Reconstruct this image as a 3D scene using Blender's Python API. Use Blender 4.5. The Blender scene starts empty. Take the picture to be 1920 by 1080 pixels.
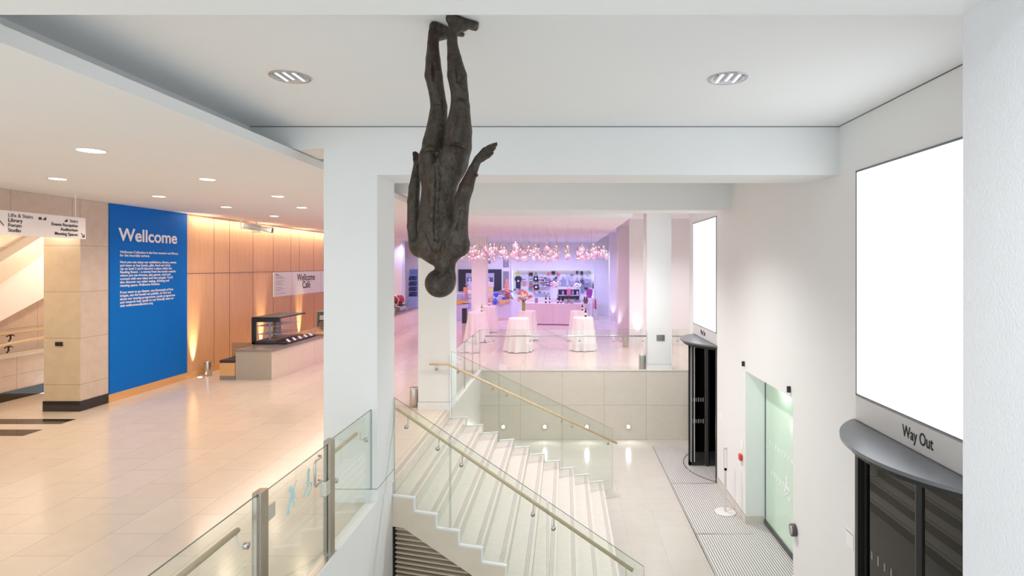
import bpy, bmesh, math, random
import numpy as np
from mathutils import Vector
random.seed(7)
C = bpy.context.scene.collection
SC = bpy.context.scene
R = math.radians

# ------------------------------------------------------------------ camera, world, exposure
EYE = 2.84            # eye height above the upper floor
F = 1060.0            # focal length in pixels of a 1920 px wide frame
VX, VY = 1058.0, 497.0
cd = bpy.data.cameras.new('camera'); cam = bpy.data.objects.new('camera', cd); C.objects.link(cam)
cd.sensor_width = 36; cd.lens = F / 1920 * 36
cd.shift_x = -(VX - 960) / 1920; cd.shift_y = (VY - 540) / 1920
cd.clip_start = .05; cd.clip_end = 200
cam.location = (0, 0, EYE); cam.rotation_euler = (R(90), 0, 0)
SC.camera = cam
w = bpy.data.worlds.new('world'); SC.world = w; w.use_nodes = True
w.node_tree.nodes['Background'].inputs[0].default_value = (.84, .94, 1, 1)
w.node_tree.nodes['Background'].inputs[1].default_value = 2.0
SC.view_settings.view_transform = 'Standard'; SC.view_settings.look = 'None'
SC.view_settings.gamma = 1; SC.view_settings.exposure = 0.16; SC.view_settings.use_curve_mapping = False
SC.cycles.max_bounces = 14; SC.cycles.diffuse_bounces = 6; SC.cycles.glossy_bounces = 4
SC.cycles.transmission_bounces = 8; SC.cycles.transparent_max_bounces = 40
SC.cycles.sample_clamp_indirect = 4; SC.cycles.caustics_reflective = False; SC.cycles.caustics_refractive = False

def lamp(kind, name, loc, energy, color=(1, 1, 1), size=.1, spot=None, blend=.6, aim=None, size_y=None):
    l = bpy.data.lights.new(name, kind); o = bpy.data.objects.new(name, l); C.objects.link(o)
    o.location = loc; l.energy = energy; l.color = color
    if kind == 'AREA':
        l.size = size
        if size_y: l.shape = 'RECTANGLE'; l.size_y = size_y
    else: l.shadow_soft_size = size
    if kind == 'SPOT': l.spot_size = R(spot or 120); l.spot_blend = blend
    if aim is not None:
        d = Vector(aim) - Vector(loc); o.rotation_euler = d.to_track_quat('-Z', 'Y').to_euler()
    return o
WARM = (1, .76, .53); NEUT = (1, .985, .965); PINK = (1, .52, .94); BLUE = (.52, .50, 1)
def px(x, y, k):      # a point measured in the photograph at depth k (= distance / focal length)
    return ((x - VX) * k, F * k, EYE - (y - VY) * k)
DL_FILL_MAIN = [px(545, 144, .004703), px(1364, 147, .00474), (-.3, .6, 4.5), (1.1, .6, 4.5)]  # last two are added fill lamps out of view, without fixtures
FILL_MID = [(.8, 9.2, 4.5), (.8, 13.4, 4.5)]  # added fill lamps above the stairs and landing, no fixtures
DL_FILL_LEFT = []
for (x, y) in ((171, 282), (108, 335), (298, 368), (389, 336), (424, 388), (521, 368), (514, 405), (566, 389)):
    k = 1.28 / (VY - y); DL_FILL_LEFT.append(((x - VX) * k, F * k, 4.12))
DL_FILL_LEFT += [(-5.6, 2.0, 4.12), (-8.0, 5.2, 4.12)]  # two more fill lamps added out of view
for i, p in enumerate(DL_FILL_MAIN): lamp('SPOT', 'ceiling_and_fill_light', (p[0], p[1], 4.44), 22 if i < 2 else 130, NEUT, .09, 120 if i < 2 else 155, .8, (p[0], p[1], 0))
for i, p in enumerate(FILL_MID): lamp('SPOT', 'ceiling_and_fill_light', (p[0], p[1], 4.44), 640, NEUT, .12, 128, .9, (p[0], p[1], 0))
for i, p in enumerate(DL_FILL_LEFT): lamp('SPOT', 'ceiling_and_fill_light', (p[0], p[1], 4.06), (44 if i in (0, 3) else 82) if i < 8 else 70, WARM, .07, 150, .7, (p[0], p[1], 0))
lamp('AREA', 'cove_strip_light', (-9.25, 21.0, 4.112), 125, (1, .88, .76), .05, aim=(-9.45, 21.0, 0), size_y=13.6).rotation_euler = (0, R(-8), 0)
# event lighting of the far foyer: pink and violet spots in its ceiling
for (x, y) in ((-4.5, 17.5), (-1.8, 18.0), (.5, 18.4), (-4.5, 22.5), (-1.5, 22.5), (.6, 23.2), (-6, 27), (-2.5, 26.8)):
    lamp('SPOT', 'event_spot_light', (x, y, 4.04), 135, PINK, .1, 150, .7, (x, y, 0))
for (x, y, e) in ((1.3, 26.2, 190), (-3.6, 29.6, 260), (-.6, 29.4, 240), (1.2, 29.2, 220), (-8, 29, 150)):
    lamp('SPOT', 'event_spot_light', (x, y, 4.04), e, BLUE, .1, 150, .7, (x, y + .8, 0))
for (x, y) in ((1.3, 16.8), (-2.5, 16.4)):
    lamp('SPOT', 'event_spot_light', (x, y, 4.04), 90, (1, .88, .95), .1, 150, .7, (x, y, 0))
for (x, y, c) in ((3.3, 20.1, (1, .92, .90)), (2.62, 20.12, (1, .92, .90)), (2.22, 24.6, (1, .88, .95)), (2.26, 23.45, (1, .9, .95)), (2.5, 28.75, (.8, .78, 1)), (-3.73, 24.55, (1, .97, .95)), (-9.0, 29.25, (1, .9, .92))):
    lamp('SPOT', 'wall_washer_light', (x, y, .06), 48, c, .03, 46, 1, (x, y + .10, 2.0))
lamp('SPOT', 'ceiling_and_fill_light', (4.3, 17.6, 4.42), 260, (1, .95, .94), .1, 140, .8, (4.3, 17.6, 0))  # fill lamp added to brighten the right aisle, no fixture
lamp('SPOT', 'ceiling_and_fill_light', (2.55, 18.0, 4.42), 120, (1, .94, .95), .1, 130, .8, (2.55, 18.2, 0))
# added lamp brightening the side entrance recess; no fixture stands there
lamp('POINT', 'entrance_fill_light', (3.46, 9.3, .80), 4, (.86, 1, .88), .05)

# ------------------------------------------------------------------ materials
def node(nt, t, **kw):
    n = nt.nodes.new(t)
    for k, v in kw.items():
        if k.startswith('_'): setattr(n, k[1:], v)
        else: n.inputs[k.replace('__', ' ')].default_value = v
    return n
def base(name):
    m = bpy.data.materials.new(name); m.use_nodes = True
    return m, m.node_tree, m.node_tree.nodes['Principled BSDF']
def pm(name, col, rough=.6, metal=0, vary=.04, scale=6, bump=0, spec=.5, emit=None):
    m, nt, b = base(name)
    b.inputs['Roughness'].default_value = rough; b.inputs['Metallic'].default_value = metal
    b.inputs['Specular IOR Level'].default_value = spec
    tc = node(nt, 'ShaderNodeTexCoord'); nz = node(nt, 'ShaderNodeTexNoise', Scale=scale, Detail=4.0)
    nt.links.new(tc.outputs['Object'], nz.inputs['Vector'])
    mx = node(nt, 'ShaderNodeMix', _data_type='RGBA')
    mx.inputs[6].default_value = (*[c * (1 - vary) for c in col], 1); mx.inputs[7].default_value = (*[min(1, c * (1 + vary)) for c in col], 1)
    nt.links.new(nz.outputs['Fac'], mx.inputs[0]); nt.links.new(mx.outputs[2], b.inputs['Base Color'])
    if bump:
        bp = node(nt, 'ShaderNodeBump', Strength=bump, Distance=.01)
        nt.links.new(nz.outputs['Fac'], bp.inputs['Height']); nt.links.new(bp.outputs['Normal'], b.inputs['Normal'])
    if emit:
        b.inputs['Emission Color'].default_value = (*emit[0], 1); b.inputs['Emission Strength'].default_value = emit[1]
    return m
def stone(name, c1, c2, joint, bw, bh, axes='xy', off=.5, rough=.25, mortar=.004, ofs=(0, 0), vein=.06):
    m, nt, b = base(name); b.inputs['Roughness'].default_value = rough
    tc = node(nt, 'ShaderNodeTexCoord'); sp = node(nt, 'ShaderNodeSeparateXYZ'); cb = node(nt, 'ShaderNodeCombineXYZ')
    nt.links.new(tc.outputs['Object'], sp.inputs[0])
    for i, a in enumerate(axes):
        ad = node(nt, 'ShaderNodeMath', _operation='ADD'); ad.inputs[1].default_value = ofs[i] + 40 * (bw if i == 0 else bh)
        nt.links.new(sp.outputs['xyz'.index(a)], ad.inputs[0]); nt.links.new(ad.outputs[0], cb.inputs[i])
    br = node(nt, 'ShaderNodeTexBrick', _offset=off, Scale=1.0)
    br.inputs['Color1'].default_value = (*c1, 1); br.inputs['Color2'].default_value = (*c2, 1); br.inputs['Mortar'].default_value = (*joint, 1)
    br.inputs['Brick Width'].default_value = bw; br.inputs['Row Height'].default_value = bh
    br.inputs['Mortar Size'].default_value = mortar; br.inputs['Mortar Smooth'].default_value = .2
    nt.links.new(cb.outputs[0], br.inputs['Vector'])
    nz = node(nt, 'ShaderNodeTexNoise', Scale=5.0, Detail=8.0, Roughness=.65); nt.links.new(tc.outputs['Object'], nz.inputs['Vector'])
    rp = node(nt, 'ShaderNodeMapRange'); rp.inputs[1].default_value = .3; rp.inputs[2].default_value = .7
    rp.inputs[3].default_value = 1 - vein; rp.inputs[4].default_value = 1.0
    nt.links.new(nz.outputs['Fac'], rp.inputs[0])
    mu = node(nt, 'ShaderNodeVectorMath', _operation='SCALE')
    nt.links.new(br.outputs['Color'], mu.inputs[0]); nt.links.new(rp.outputs[0], mu.inputs['Scale'])
    nt.links.new(mu.outputs[0], b.inputs['Base Color'])
    return m
def wood(name, c1, c2, rough=.35, axis='z', scale=1.0):
    m, nt, b = base(name); b.inputs['Roughness'].default_value = rough
    tc = node(nt, 'ShaderNodeTexCoord'); mp = node(nt, 'ShaderNodeMapping')
    s = {'z': (14, 14, .7), 'y': (14, .7, 14), 'x': (.7, 14, 14)}[axis]
    mp.inputs['Scale'].default_value = [v * scale for v in s]
    nt.links.new(tc.outputs['Object'], mp.inputs[0])
    nz = node(nt, 'ShaderNodeTexNoise', Scale=2.0, Detail=6.0, Roughness=.6); nt.links.new(mp.outputs[0], nz.inputs['Vector'])
    cr = node(nt, 'ShaderNodeValToRGB'); cr.color_ramp.elements[0].position = .3; cr.color_ramp.elements[1].position = .7
    cr.color_ramp.elements[0].color = (*c1, 1); cr.color_ramp.elements[1].color = (*c2, 1)
    nt.links.new(nz.outputs['Fac'], cr.inputs[0]); nt.links.new(cr.outputs[0], b.inputs['Base Color'])
    return m
def glass(name, tint, rough=0.0, gloss=(1, 1, 1), ior=1.5):
    m = bpy.data.materials.new(name); m.use_nodes = True; nt = m.node_tree; nt.nodes.clear()
    out = node(nt, 'ShaderNodeOutputMaterial'); t = node(nt, 'ShaderNodeBsdfTransparent'); g = node(nt, 'ShaderNodeBsdfGlossy')
    t.inputs[0].default_value = (*tint, 1); g.inputs['Color'].default_value = (*gloss, 1); g.inputs['Roughness'].default_value = rough
    lw = node(nt, 'ShaderNodeLayerWeight', Blend=.5); pw = node(nt, 'ShaderNodeMath', _operation='POWER'); pw.inputs[1].default_value = 5
    ma = node(nt, 'ShaderNodeMath', _operation='MULTIPLY_ADD'); r0 = ((ior - 1) / (ior + 1)) ** 2; ma.inputs[1].default_value = 1 - r0; ma.inputs[2].default_value = r0
    mx = node(nt, 'ShaderNodeMixShader'); nt.links.new(lw.outputs['Facing'], pw.inputs[0]); nt.links.new(pw.outputs[0], ma.inputs[0])
    nt.links.new(ma.outputs[0], mx.inputs[0]); nt.links.new(t.outputs[0], mx.inputs[1]); nt.links.new(g.outputs[0], mx.inputs[2])
    nt.links.new(mx.outputs[0], out.inputs[0]); return m
def milky(name, tint, mixf, col):
    m = glass(name, tint, .05, (1, 1, 1), 1.6); nt = m.node_tree; out = [n for n in nt.nodes if n.type == 'OUTPUT_MATERIAL'][0]; src = out.inputs[0].links[0].from_socket
    tl = node(nt, 'ShaderNodeBsdfTranslucent'); tl.inputs[0].default_value = (*col, 1); df = node(nt, 'ShaderNodeBsdfDiffuse'); df.inputs[0].default_value = (*col, 1)
    a = node(nt, 'ShaderNodeMixShader'); a.inputs[0].default_value = .5; nt.links.new(tl.outputs[0], a.inputs[1]); nt.links.new(df.outputs[0], a.inputs[2])
    b = node(nt, 'ShaderNodeMixShader'); b.inputs[0].default_value = mixf; nt.links.new(src, b.inputs[1]); nt.links.new(a.outputs[0], b.inputs[2]); nt.links.new(b.outputs[0], out.inputs[0]); return m
def emis(name, col, s):
    m = bpy.data.materials.new(name); m.use_nodes = True; nt = m.node_tree; nt.nodes.clear()
    out = node(nt, 'ShaderNodeOutputMaterial'); e = node(nt, 'ShaderNodeEmission'); e.inputs[0].default_value = (*col, 1); e.inputs[1].default_value = s
    nt.links.new(e.outputs[0], out.inputs[0]); return m
def ribbed():
    m, nt, b = base('ribbed_mat'); b.inputs['Roughness'].default_value = .6
    tc = node(nt, 'ShaderNodeTexCoord'); wv = node(nt, 'ShaderNodeTexWave', Scale=7.6, Distortion=0.0)
    wv.bands_direction = 'X'; wv.wave_profile = 'SIN'
    nt.links.new(tc.outputs['Object'], wv.inputs['Vector'])
    cr = node(nt, 'ShaderNodeValToRGB'); cr.color_ramp.elements[0].position = .35; cr.color_ramp.elements[1].position = .6
    cr.color_ramp.elements[0].color = (.24, .23, .225, 1); cr.color_ramp.elements[1].color = (.66, .645, .63, 1)
    nt.links.new(wv.outputs['Fac'], cr.inputs[0]); nt.links.new(cr.outputs[0], b.inputs['Base Color'])
    bp = node(nt, 'ShaderNodeBump', Strength=.5, Distance=.005); nt.links.new(wv.outputs['Fac'], bp.inputs['Height']); nt.links.new(bp.outputs['Normal'], b.inputs['Normal'])
    return m
def rust_iron():
    m, nt, b = base('rusted_cast_iron'); b.inputs['Metallic'].default_value = .25
    tc = node(nt, 'ShaderNodeTexCoord')
    n1 = node(nt, 'ShaderNodeTexNoise', Scale=11.0, Detail=10.0, Roughness=.74); n2 = node(nt, 'ShaderNodeTexNoise', Scale=45.0, Detail=6.0, Roughness=.7)
    mp = node(nt, 'ShaderNodeMapping'); mp.inputs['Scale'].default_value = (1, 1, .45)
    nt.links.new(tc.outputs['Object'], mp.inputs[0]); nt.links.new(mp.outputs[0], n1.inputs['Vector']); nt.links.new(tc.outputs['Object'], n2.inputs['Vector'])
    cr = node(nt, 'ShaderNodeValToRGB'); e = cr.color_ramp.elements
    e[0].position = .36; e[0].color = (.020, .013, .008, 1); e[1].position = .50; e[1].color = (.070, .054, .038, 1)
    x = e.new(.555); x.color = (.030, .015, .008, 1); x = e.new(.68); x.color = (.075, .028, .012, 1)
    nt.links.new(n1.outputs['Fac'], cr.inputs[0])
    m2 = node(nt, 'ShaderNodeMix', _data_type='RGBA', _blend_type='MULTIPLY'); m2.inputs[0].default_value = .7
    r2 = node(nt, 'ShaderNodeValToRGB'); r2.color_ramp.elements[0].position = .35; r2.color_ramp.elements[0].color = (.35, .35, .35, 1); r2.color_ramp.elements[1].position = .6
    nt.links.new(n2.outputs['Fac'], r2.inputs[0]); nt.links.new(cr.outputs[0], m2.inputs[6]); nt.links.new(r2.outputs[0], m2.inputs[7])
    nt.links.new(m2.outputs[2], b.inputs['Base Color'])
    rr = node(nt, 'ShaderNodeMapRange'); rr.inputs[3].default_value = .28; rr.inputs[4].default_value = .6; nt.links.new(n1.outputs['Fac'], rr.inputs[0]); nt.links.new(rr.outputs[0], b.inputs['Roughness'])
    bp = node(nt, 'ShaderNodeBump', Strength=.8, Distance=.008); nt.links.new(n2.outputs['Fac'], bp.inputs['Height']); nt.links.new(bp.outputs['Normal'], b.inputs['Normal'])
    return m

M = dict(
    white=pm('white_plaster', (.79, .80, .80), .7, vary=.015, scale=2), ceil=pm('ceiling_paint', (.80, .82, .835), .8, vary=.01, scale=1),
    white_tex=pm('textured_white_plaster', (.72, .735, .765), .75, vary=.02, scale=90, bump=.25),
    floor=stone('limestone_floor', (.74, .66, .57), (.70, .62, .53), (.50, .43, .36), .92, .60, 'yx', .5, .16, .004),
    lfloor=stone('lower_limestone_floor', (.56, .535, .49), (.535, .51, .465), (.48, .45, .40), .60, .56, 'yx', 0, .14, .005, (.02, .02)),
    wstone=stone('limestone_wall', (.70, .655, .58), (.67, .62, .545), (.46, .42, .37), 1.128, .93, 'xz', 0, .35, .006, (.05, .0)),
    wstone_y=stone('limestone_side', (.70, .68, .63), (.68, .66, .61), (.46, .42, .37), 1.128, .93, 'yz', 0, .35, .006),
    pstone=stone('travertine_pillar', (.66, .53, .36), (.64, .50, .34), (.36, .28, .20), 3.0, .90, 'xz', 0, .3, .006, (0, .38), .12),
    pstone_y=stone('travertine_wall', (.66, .57, .49), (.62, .53, .45), (.38, .32, .27), 1.2, .90, 'yz', 0, .3, .006, (0, .38), .14),
    cstone=stone('counter_stone', (.84, .75, .60), (.82, .72, .57), (.42, .38, .32), 2.2, 3.0, 'yz', 0, .4, .004, (0, 1)),
    stairs=pm('stair_limestone', (.64, .605, .545), .4, vary=.09, scale=14), stringer=pm('stringer_limestone', (.72, .63, .51), .5, vary=.06, scale=5),
    nosing=pm('grey_nosing_inlay', (.36, .33, .33), .5), slat=pm('beige_slat', (.56, .47, .36), .5), void=pm('void_shade_black', (.02, .018, .015), .9),
    panelwood=wood('beech_panelling', (.70, .38, .19), (.80, .48, .27), .3, 'z'), skirtwood=wood('beech_skirting', (.66, .36, .14), (.74, .43, .19), .3, 'y'),
    railwood=wood('beech_handrail', (.60, .45, .28), (.70, .54, .36), .35, 'y', .6), boardwood=wood('serving_board_wood', (.36, .20, .09), (.46, .27, .13), .5, 'y'),
    steel=pm('brushed_steel', (.60, .58, .55), .28, 1, .05, 20), dsteel=pm('bronze_steel', (.40, .35, .29), .3, 1, .05, 20), chrome=pm('chrome', (.75, .76, .78), .12, 1, .02),
    black=pm('black_metal', (.018, .017, .016), .35), dgrey=pm('dark_grey', (.07, .07, .075), .4), canopy=pm('grey_metal_canopy', (.20, .21, .23), .32, .6), panel=pm('light_grey_panel', (.66, .65, .64), .5),
    granite=pm('black_granite', (.025, .022, .02), .08, 0, .3, 60), blue=pm('blue_wall_paint', (.0, .150, .60), .5, 0, .02, 2, spec=.15), cap=pm('grey_counter_top', (.25, .22, .21), .25, 0, .08, 12),
    letter=pm('white_lettering', (.86, .86, .90), .5), ink=pm('black_lettering', (.02, .02, .02), .5), greyink=pm('grey_lettering', (.22, .2, .2), .5), signwhite=pm('white_sign', (.88, .86, .88), .4),
    cloth=pm('white_tablecloth', (.84, .83, .81), .85, 0, .02, 12), red=pm('red_plastic', (.62, .04, .03), .35), pinkcloth=pm('pale_cloth', (.78, .70, .76), .85, 0, .02, 10),
    glass=glass('railing_glass', (.945, .975, .955)), edge=pm('glass_edge', (.10, .14, .12), .2), paleedge=pm('pale_glass_edge', (.30, .36, .34), .25),
    darkglass=glass('dark_door_glass', (.10, .10, .095), 0, (1, 1, 1), 1.55), clear=glass('clear_glass', (.97, .98, .98)), frost=pm('frosted_green_glass', (.62, .80, .68), .2, 0, .02, 1),
    frostpale=pm('etched_marking', (.78, .88, .80), .5), sticker=pm('pale_blue_sticker', (.50, .74, .76), .6), lightbox=emis('lightbox_diffuser', (.95, .98, 1), 2.4), mat=ribbed(),
    iron=rust_iron(), lampglow=emis('lamp_glow', (1, .96, .9), 7), warmglow=emis('warm_lamp_glow', (1, .88, .70), 6), reflector=pm('lamp_reflector', (.62, .65, .72), .25, .3), softglow=emis('louvre_glow', (.95, .97, 1), 1.3), greyl=pm('louvre_grey', (.38, .40, .46), .4),
    pinkglass=glass('pink_pendant_glass', (1, .90, .94), .03, (1, .88, .94), 1.45), bulb=emis('pendant_bulb', (1, .88, .93), 2.2), green=pm('leaf_green', (.12, .30, .06), .6), vase=pm('olive_vase', (.30, .36, .05), .25),
    bottle=pm('dark_bottle_glass', (.03, .04, .02), .1), cush=pm('dark_cushion', (.04, .03, .03), .8, 0, .4, 40),
)
def flat(rgb, rough=.6):
    key = 'c%02d%02d%02d' % tuple(int(c * 99) for c in rgb)
    if key not in M: M[key] = pm('painted_' + key, rgb, rough)
    return M[key]

# ------------------------------------------------------------------ mesh helpers
def wloc(o):
    v = Vector((0, 0, 0))
    while o is not None: v += Vector(o.location); o = o.parent
    return v
class MB:
    def __init__(s): s.v = []; s.f = []
    def add(s, vs, fs):
        n = len(s.v); s.v += [tuple(v) for v in vs]; s.f += [tuple(i + n for i in f) for f in fs]; return s
    def box(s, x0, x1, y0, y1, z0, z1):
        return s.add([(x0, y0, z0), (x1, y0, z0), (x1, y1, z0), (x0, y1, z0), (x0, y0, z1), (x1, y0, z1), (x1, y1, z1), (x0, y1, z1)],
                     [(0, 3, 2, 1), (4, 5, 6, 7), (0, 1, 5, 4), (1, 2, 6, 5), (2, 3, 7, 6), (3, 0, 4, 7)])
    def cbox(s, c, d): return s.box(c[0] - d[0] / 2, c[0] + d[0] / 2, c[1] - d[1] / 2, c[1] + d[1] / 2, c[2] - d[2] / 2, c[2] + d[2] / 2)
    def hexa(s, a, b):      # two quads (lists of 4 points each)
        return s.add(list(a) + list(b), [(3, 2, 1, 0), (4, 5, 6, 7), (0, 1, 5, 4), (1, 2, 6, 5), (2, 3, 7, 6), (3, 0, 4, 7)])
    def prism(s, a, b):     # two matching polygons
        n = len(a); return s.add(list(a) + list(b), [tuple(range(n))[::-1], tuple(range(n, 2 * n))] + [(i, (i + 1) % n, n + (i + 1) % n, n + i) for i in range(n)])
    def tube(s, pts, r, n=10, caps=True):
        pts = [Vector(p) for p in pts]; rs = r if isinstance(r, (list, tuple)) else [r] * len(pts); rings = []
        up = None
        for i, p in enumerate(pts):
            t = (pts[min(i + 1, len(pts) - 1)] - pts[max(i - 1, 0)]).normalized()
            if up is None: up = Vector((0, 0, 1)) if abs(t.z) < .9 else Vector((1, 0, 0))
            a = t.cross(up).normalized(); b = a.cross(t).normalized(); up = b
            rings.append([p + rs[i] * (math.cos(2 * math.pi * j / n) * a + math.sin(2 * math.pi * j / n) * b) for j in range(n)])
        vs = [v for rg in rings for v in rg]; fs = []
        for i in range(len(pts) - 1):
            for j in range(n): fs.append((i * n + j, i * n + (j + 1) % n, (i + 1) * n + (j + 1) % n, (i + 1) * n + j))
        if caps: fs.append(tuple(range(n))[::-1]); fs.append(tuple(range((len(pts) - 1) * n, len(pts) * n)))
        return s.add(vs, fs)
    def lathe(s, prof, c=(0, 0, 0), n=20, wob=None):
        vs = []; fs = []
        for (r, z) in prof:
            for j in range(n):
                t = 2 * math.pi * j / n; rr = r + (wob(t, z) if wob else 0)
                vs.append((c[0] + rr * math.cos(t), c[1] + rr * math.sin(t), c[2] + z))
        for i in range(len(prof) - 1):
            for j in range(n): fs.append((i * n + j, i * n + (j + 1) % n, (i + 1) * n + (j + 1) % n, (i + 1) * n + j))
        fs.append(tuple(range(n))[::-1]); fs.append(tuple(range((len(prof) - 1) * n, len(prof) * n)))
        return s.add(vs, fs)
    def ball(s, c, r, n=12, m=8, sz=1):
        return s.lathe([(max(1e-4, r * math.sin(math.pi * i / m)), -r * sz * math.cos(math.pi * i / m)) for i in range(m + 1)], c, n)
    def build(s, name, mat, parent=None, smooth=False, bevel=0):
        off = wloc(parent) if parent is not None else Vector((0, 0, 0))
        me = bpy.data.meshes.new(name); me.from_pydata([(v[0] - off.x, v[1] - off.y, v[2] - off.z) for v in s.v], [], s.f); me.update()
        bm = bmesh.new(); bm.from_mesh(me); bmesh.ops.recalc_face_normals(bm, faces=bm.faces); bm.to_mesh(me); bm.free()
        if smooth: me.polygons.foreach_set('use_smooth', [True] * len(me.polygons))
        me.materials.append(M[mat] if isinstance(mat, str) else mat)
        o = bpy.data.objects.new(name, me); C.objects.link(o); o.parent = parent
        if bevel:
            b = o.modifiers.new('bevel', 'BEVEL'); b.width = bevel; b.segments = 2; b.limit_method = 'ANGLE'
        return o
def tag(o, label=None, cat=None, group=None, kind=None):
    if label: o['label'] = label
    if cat: o['category'] = cat
    if group: o['group'] = group
    if kind: o['kind'] = kind
    return o
def thing(name, label, cat, loc, group=None):
    o = bpy.data.objects.new(name, None); o.empty_display_size = .1; C.objects.link(o); o.location = loc
    return tag(o, label, cat, group)
def struct(name, mb, mat, parent=None, bevel=0):
    o = mb.build(name, mat, parent, bevel=bevel)
    if parent is None: o['kind'] = 'structure'
    return o
def dup(root, loc, label=None, rotz=None, scale=None):
    def cp(o, par):
        c = o.copy(); C.objects.link(c); c.parent = par
        for ch in o.children: cp(ch, c)
        return c
    r = cp(root, None); r.location = loc
    if label: r['label'] = label
    if rotz is not None: r.rotation_euler = (0, 0, rotz)
    if scale is not None: r.scale = scale
    return r
ROT = {'+x': (R(90), 0, R(90)), '-x': (R(90), 0, R(-90)), '-y': (R(90), 0, 0)}
def text(body, loc, face, size, width=None, mat='ink', parent=None, name='lettering', align='LEFT', weight=0, spacing=1.0, depth=.0012):
    cu = bpy.data.curves.new(name, 'FONT'); cu.body = body; cu.size = size; cu.align_x = align; cu.extrude = depth; cu.offset = weight; cu.space_line = spacing
    cu.materials.append(M[mat]); o = bpy.data.objects.new(name, cu); C.objects.link(o)
    bpy.context.view_layer.update()
    dg = bpy.context.evaluated_depsgraph_get(); me = bpy.data.meshes.new_from_object(o.evaluated_get(dg)); wd = o.dimensions.x
    bpy.data.objects.remove(o); o = bpy.data.objects.new(name, me); C.objects.link(o); me.name = name
    if width: o.scale = (width / max(wd, 1e-4), 1, 1)
    o.rotation_euler = ROT[face]
    off = wloc(parent) if parent is not None else Vector((0, 0, 0))
    o.location = Vector(loc) - off; o.parent = parent
    return o

# ------------------------------------------------------------------ the shell
UF, LF, CE, LC, BB = 0.0, -1.86, 4.50, 4.12, 3.92
XL = -2.24           # edge of the upper floor beside the stairs
XW = 3.29            # right wall
YB = 15.21           # retaining wall of the far landing
struct('floor', MB().box(-9.4, -2.36, -3, 7.4, -.25, 0).box(-9.4, XL, 7.4, 11.07, -.25, 0).box(-9.4, XL - .1, 11.07, YB + .02, -.25, 0).box(-9.4, XL, YB + .02, 32, -.25, 0).box(XL, 6, YB + .02, 32, -.25, 0).box(-13.4, -9.4, -3, 12.5, -.25, 0), 'floor')
struct('floor.001', MB().box(XL, 6, -3, YB, LF - .2, LF), 'lfloor')
struct('wall_parapet', MB().box(-2.36, XL, -3, 7.38, LF, .012), 'white')
struct('wall_landing_side', MB().box(XL - .1, XL, 11.07, YB, LF, -.002), 'wstone_y')
struct('trim_1', MB().box(XL - .12, XL + .012, 11.755, YB, -.002, .02), 'white')
struct('wall_back_lower', MB().box(XL, 6, YB, YB + .15, LF, -.012), 'wstone')
struct('trim_2', MB().box(XL, 6, YB - .012, YB + .10, -.012, .012), 'stairs')
# ceilings
struct('ceiling', MB().box(-3.77, XW + .4, -3, 14.9, CE, CE + .2).box(1.8, 6, 14.9, 32.2, CE, CE + .2), 'ceil')
struct('ceiling.001', MB().box(-13.4, -3.24, -3, 14.9, LC, LC + .105).box(-13.4, 1.8, 14.9, 32.2, LC, LC + .105), 'ceil')
struct('wall_cove', MB().box(-3.87, -3.77, -3, 14.9, LC + .105, CE + .1), 'white')
struct('wall_ceiling_step', MB().box(1.8, 1.9, 14.9, 32, LC + .105, CE), 'white')
# beams and pillars
struct('trim_beam', MB().box(-3.77, 1.72, 1.80, 2.44, BB, CE), 'white')
struct('trim_beam.001', MB().box(XL, XW, 6.768, 7.45, BB, CE).box(-3.77, XL, 6.768, 7.45, 4.236, CE), 'white')
struct('trim_beam.002', MB().box(XL, XW, 11.13, 11.80, BB, CE).box(-3.77, XL, 11.13, 11.80, 4.236, CE), 'white')
struct('trim_shadow_gap', MB().box(-3.76, XW - .002, 6.762, 6.768, CE - .007, CE).box(-3.76, XW - .002, 11.124, 11.13, CE - .007, CE), 'dgrey')
struct('trim_shadow_gap', MB().box(XW - .006, XW, 2.44, 6.768, CE - .007, CE), 'dgrey')
def pillar(name, x0, x1, y0, y1, z0, z1, mat='white', sk=.155):
    p = struct(name, MB().box(x0, x1, y0, y1, z0, z1), mat)
    if sk:
        t = .008
        MB().box(x0 - t, x1 + t, y0 - t, y1 + t, z0, z0 + sk).build('skirting', mat, p)
        MB().box(x0 - .001, x1 + .001, y0 - .001, y1 + .001, z0 + sk, z0 + sk + .006).build('shadow_gap', 'dgrey', p)
    return p
pillar('pillar', -2.88, XL, 6.768, 7.45, 0, 4.236)
pillar('pillar.001', -2.86, XL, 11.07, 11.75, 0, 4.236)
pillar('pillar.002', 2.23, 2.90, YB + .08, YB + .72, 0, CE)
pillar('pillar.003', 2.25, 2.72, 23.6, 24.3, 0, CE)
pillar('pillar.004', 2.32, 2.80, 28.9, 29.5, 0, CE)
pillar('pillar.005', -4.05, -3.41, 24.7, 25.3, 0, LC)
pillar('pillar.006', -9.4, -8.45, 29.4, 30.0, 0, LC)
struct('wall_near_right', MB().box(1.72, 3.6, 1.80, 2.44, LF, CE).box(1.72, 3.6, -.4, 1.80, LF, CE), 'white_tex')
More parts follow.
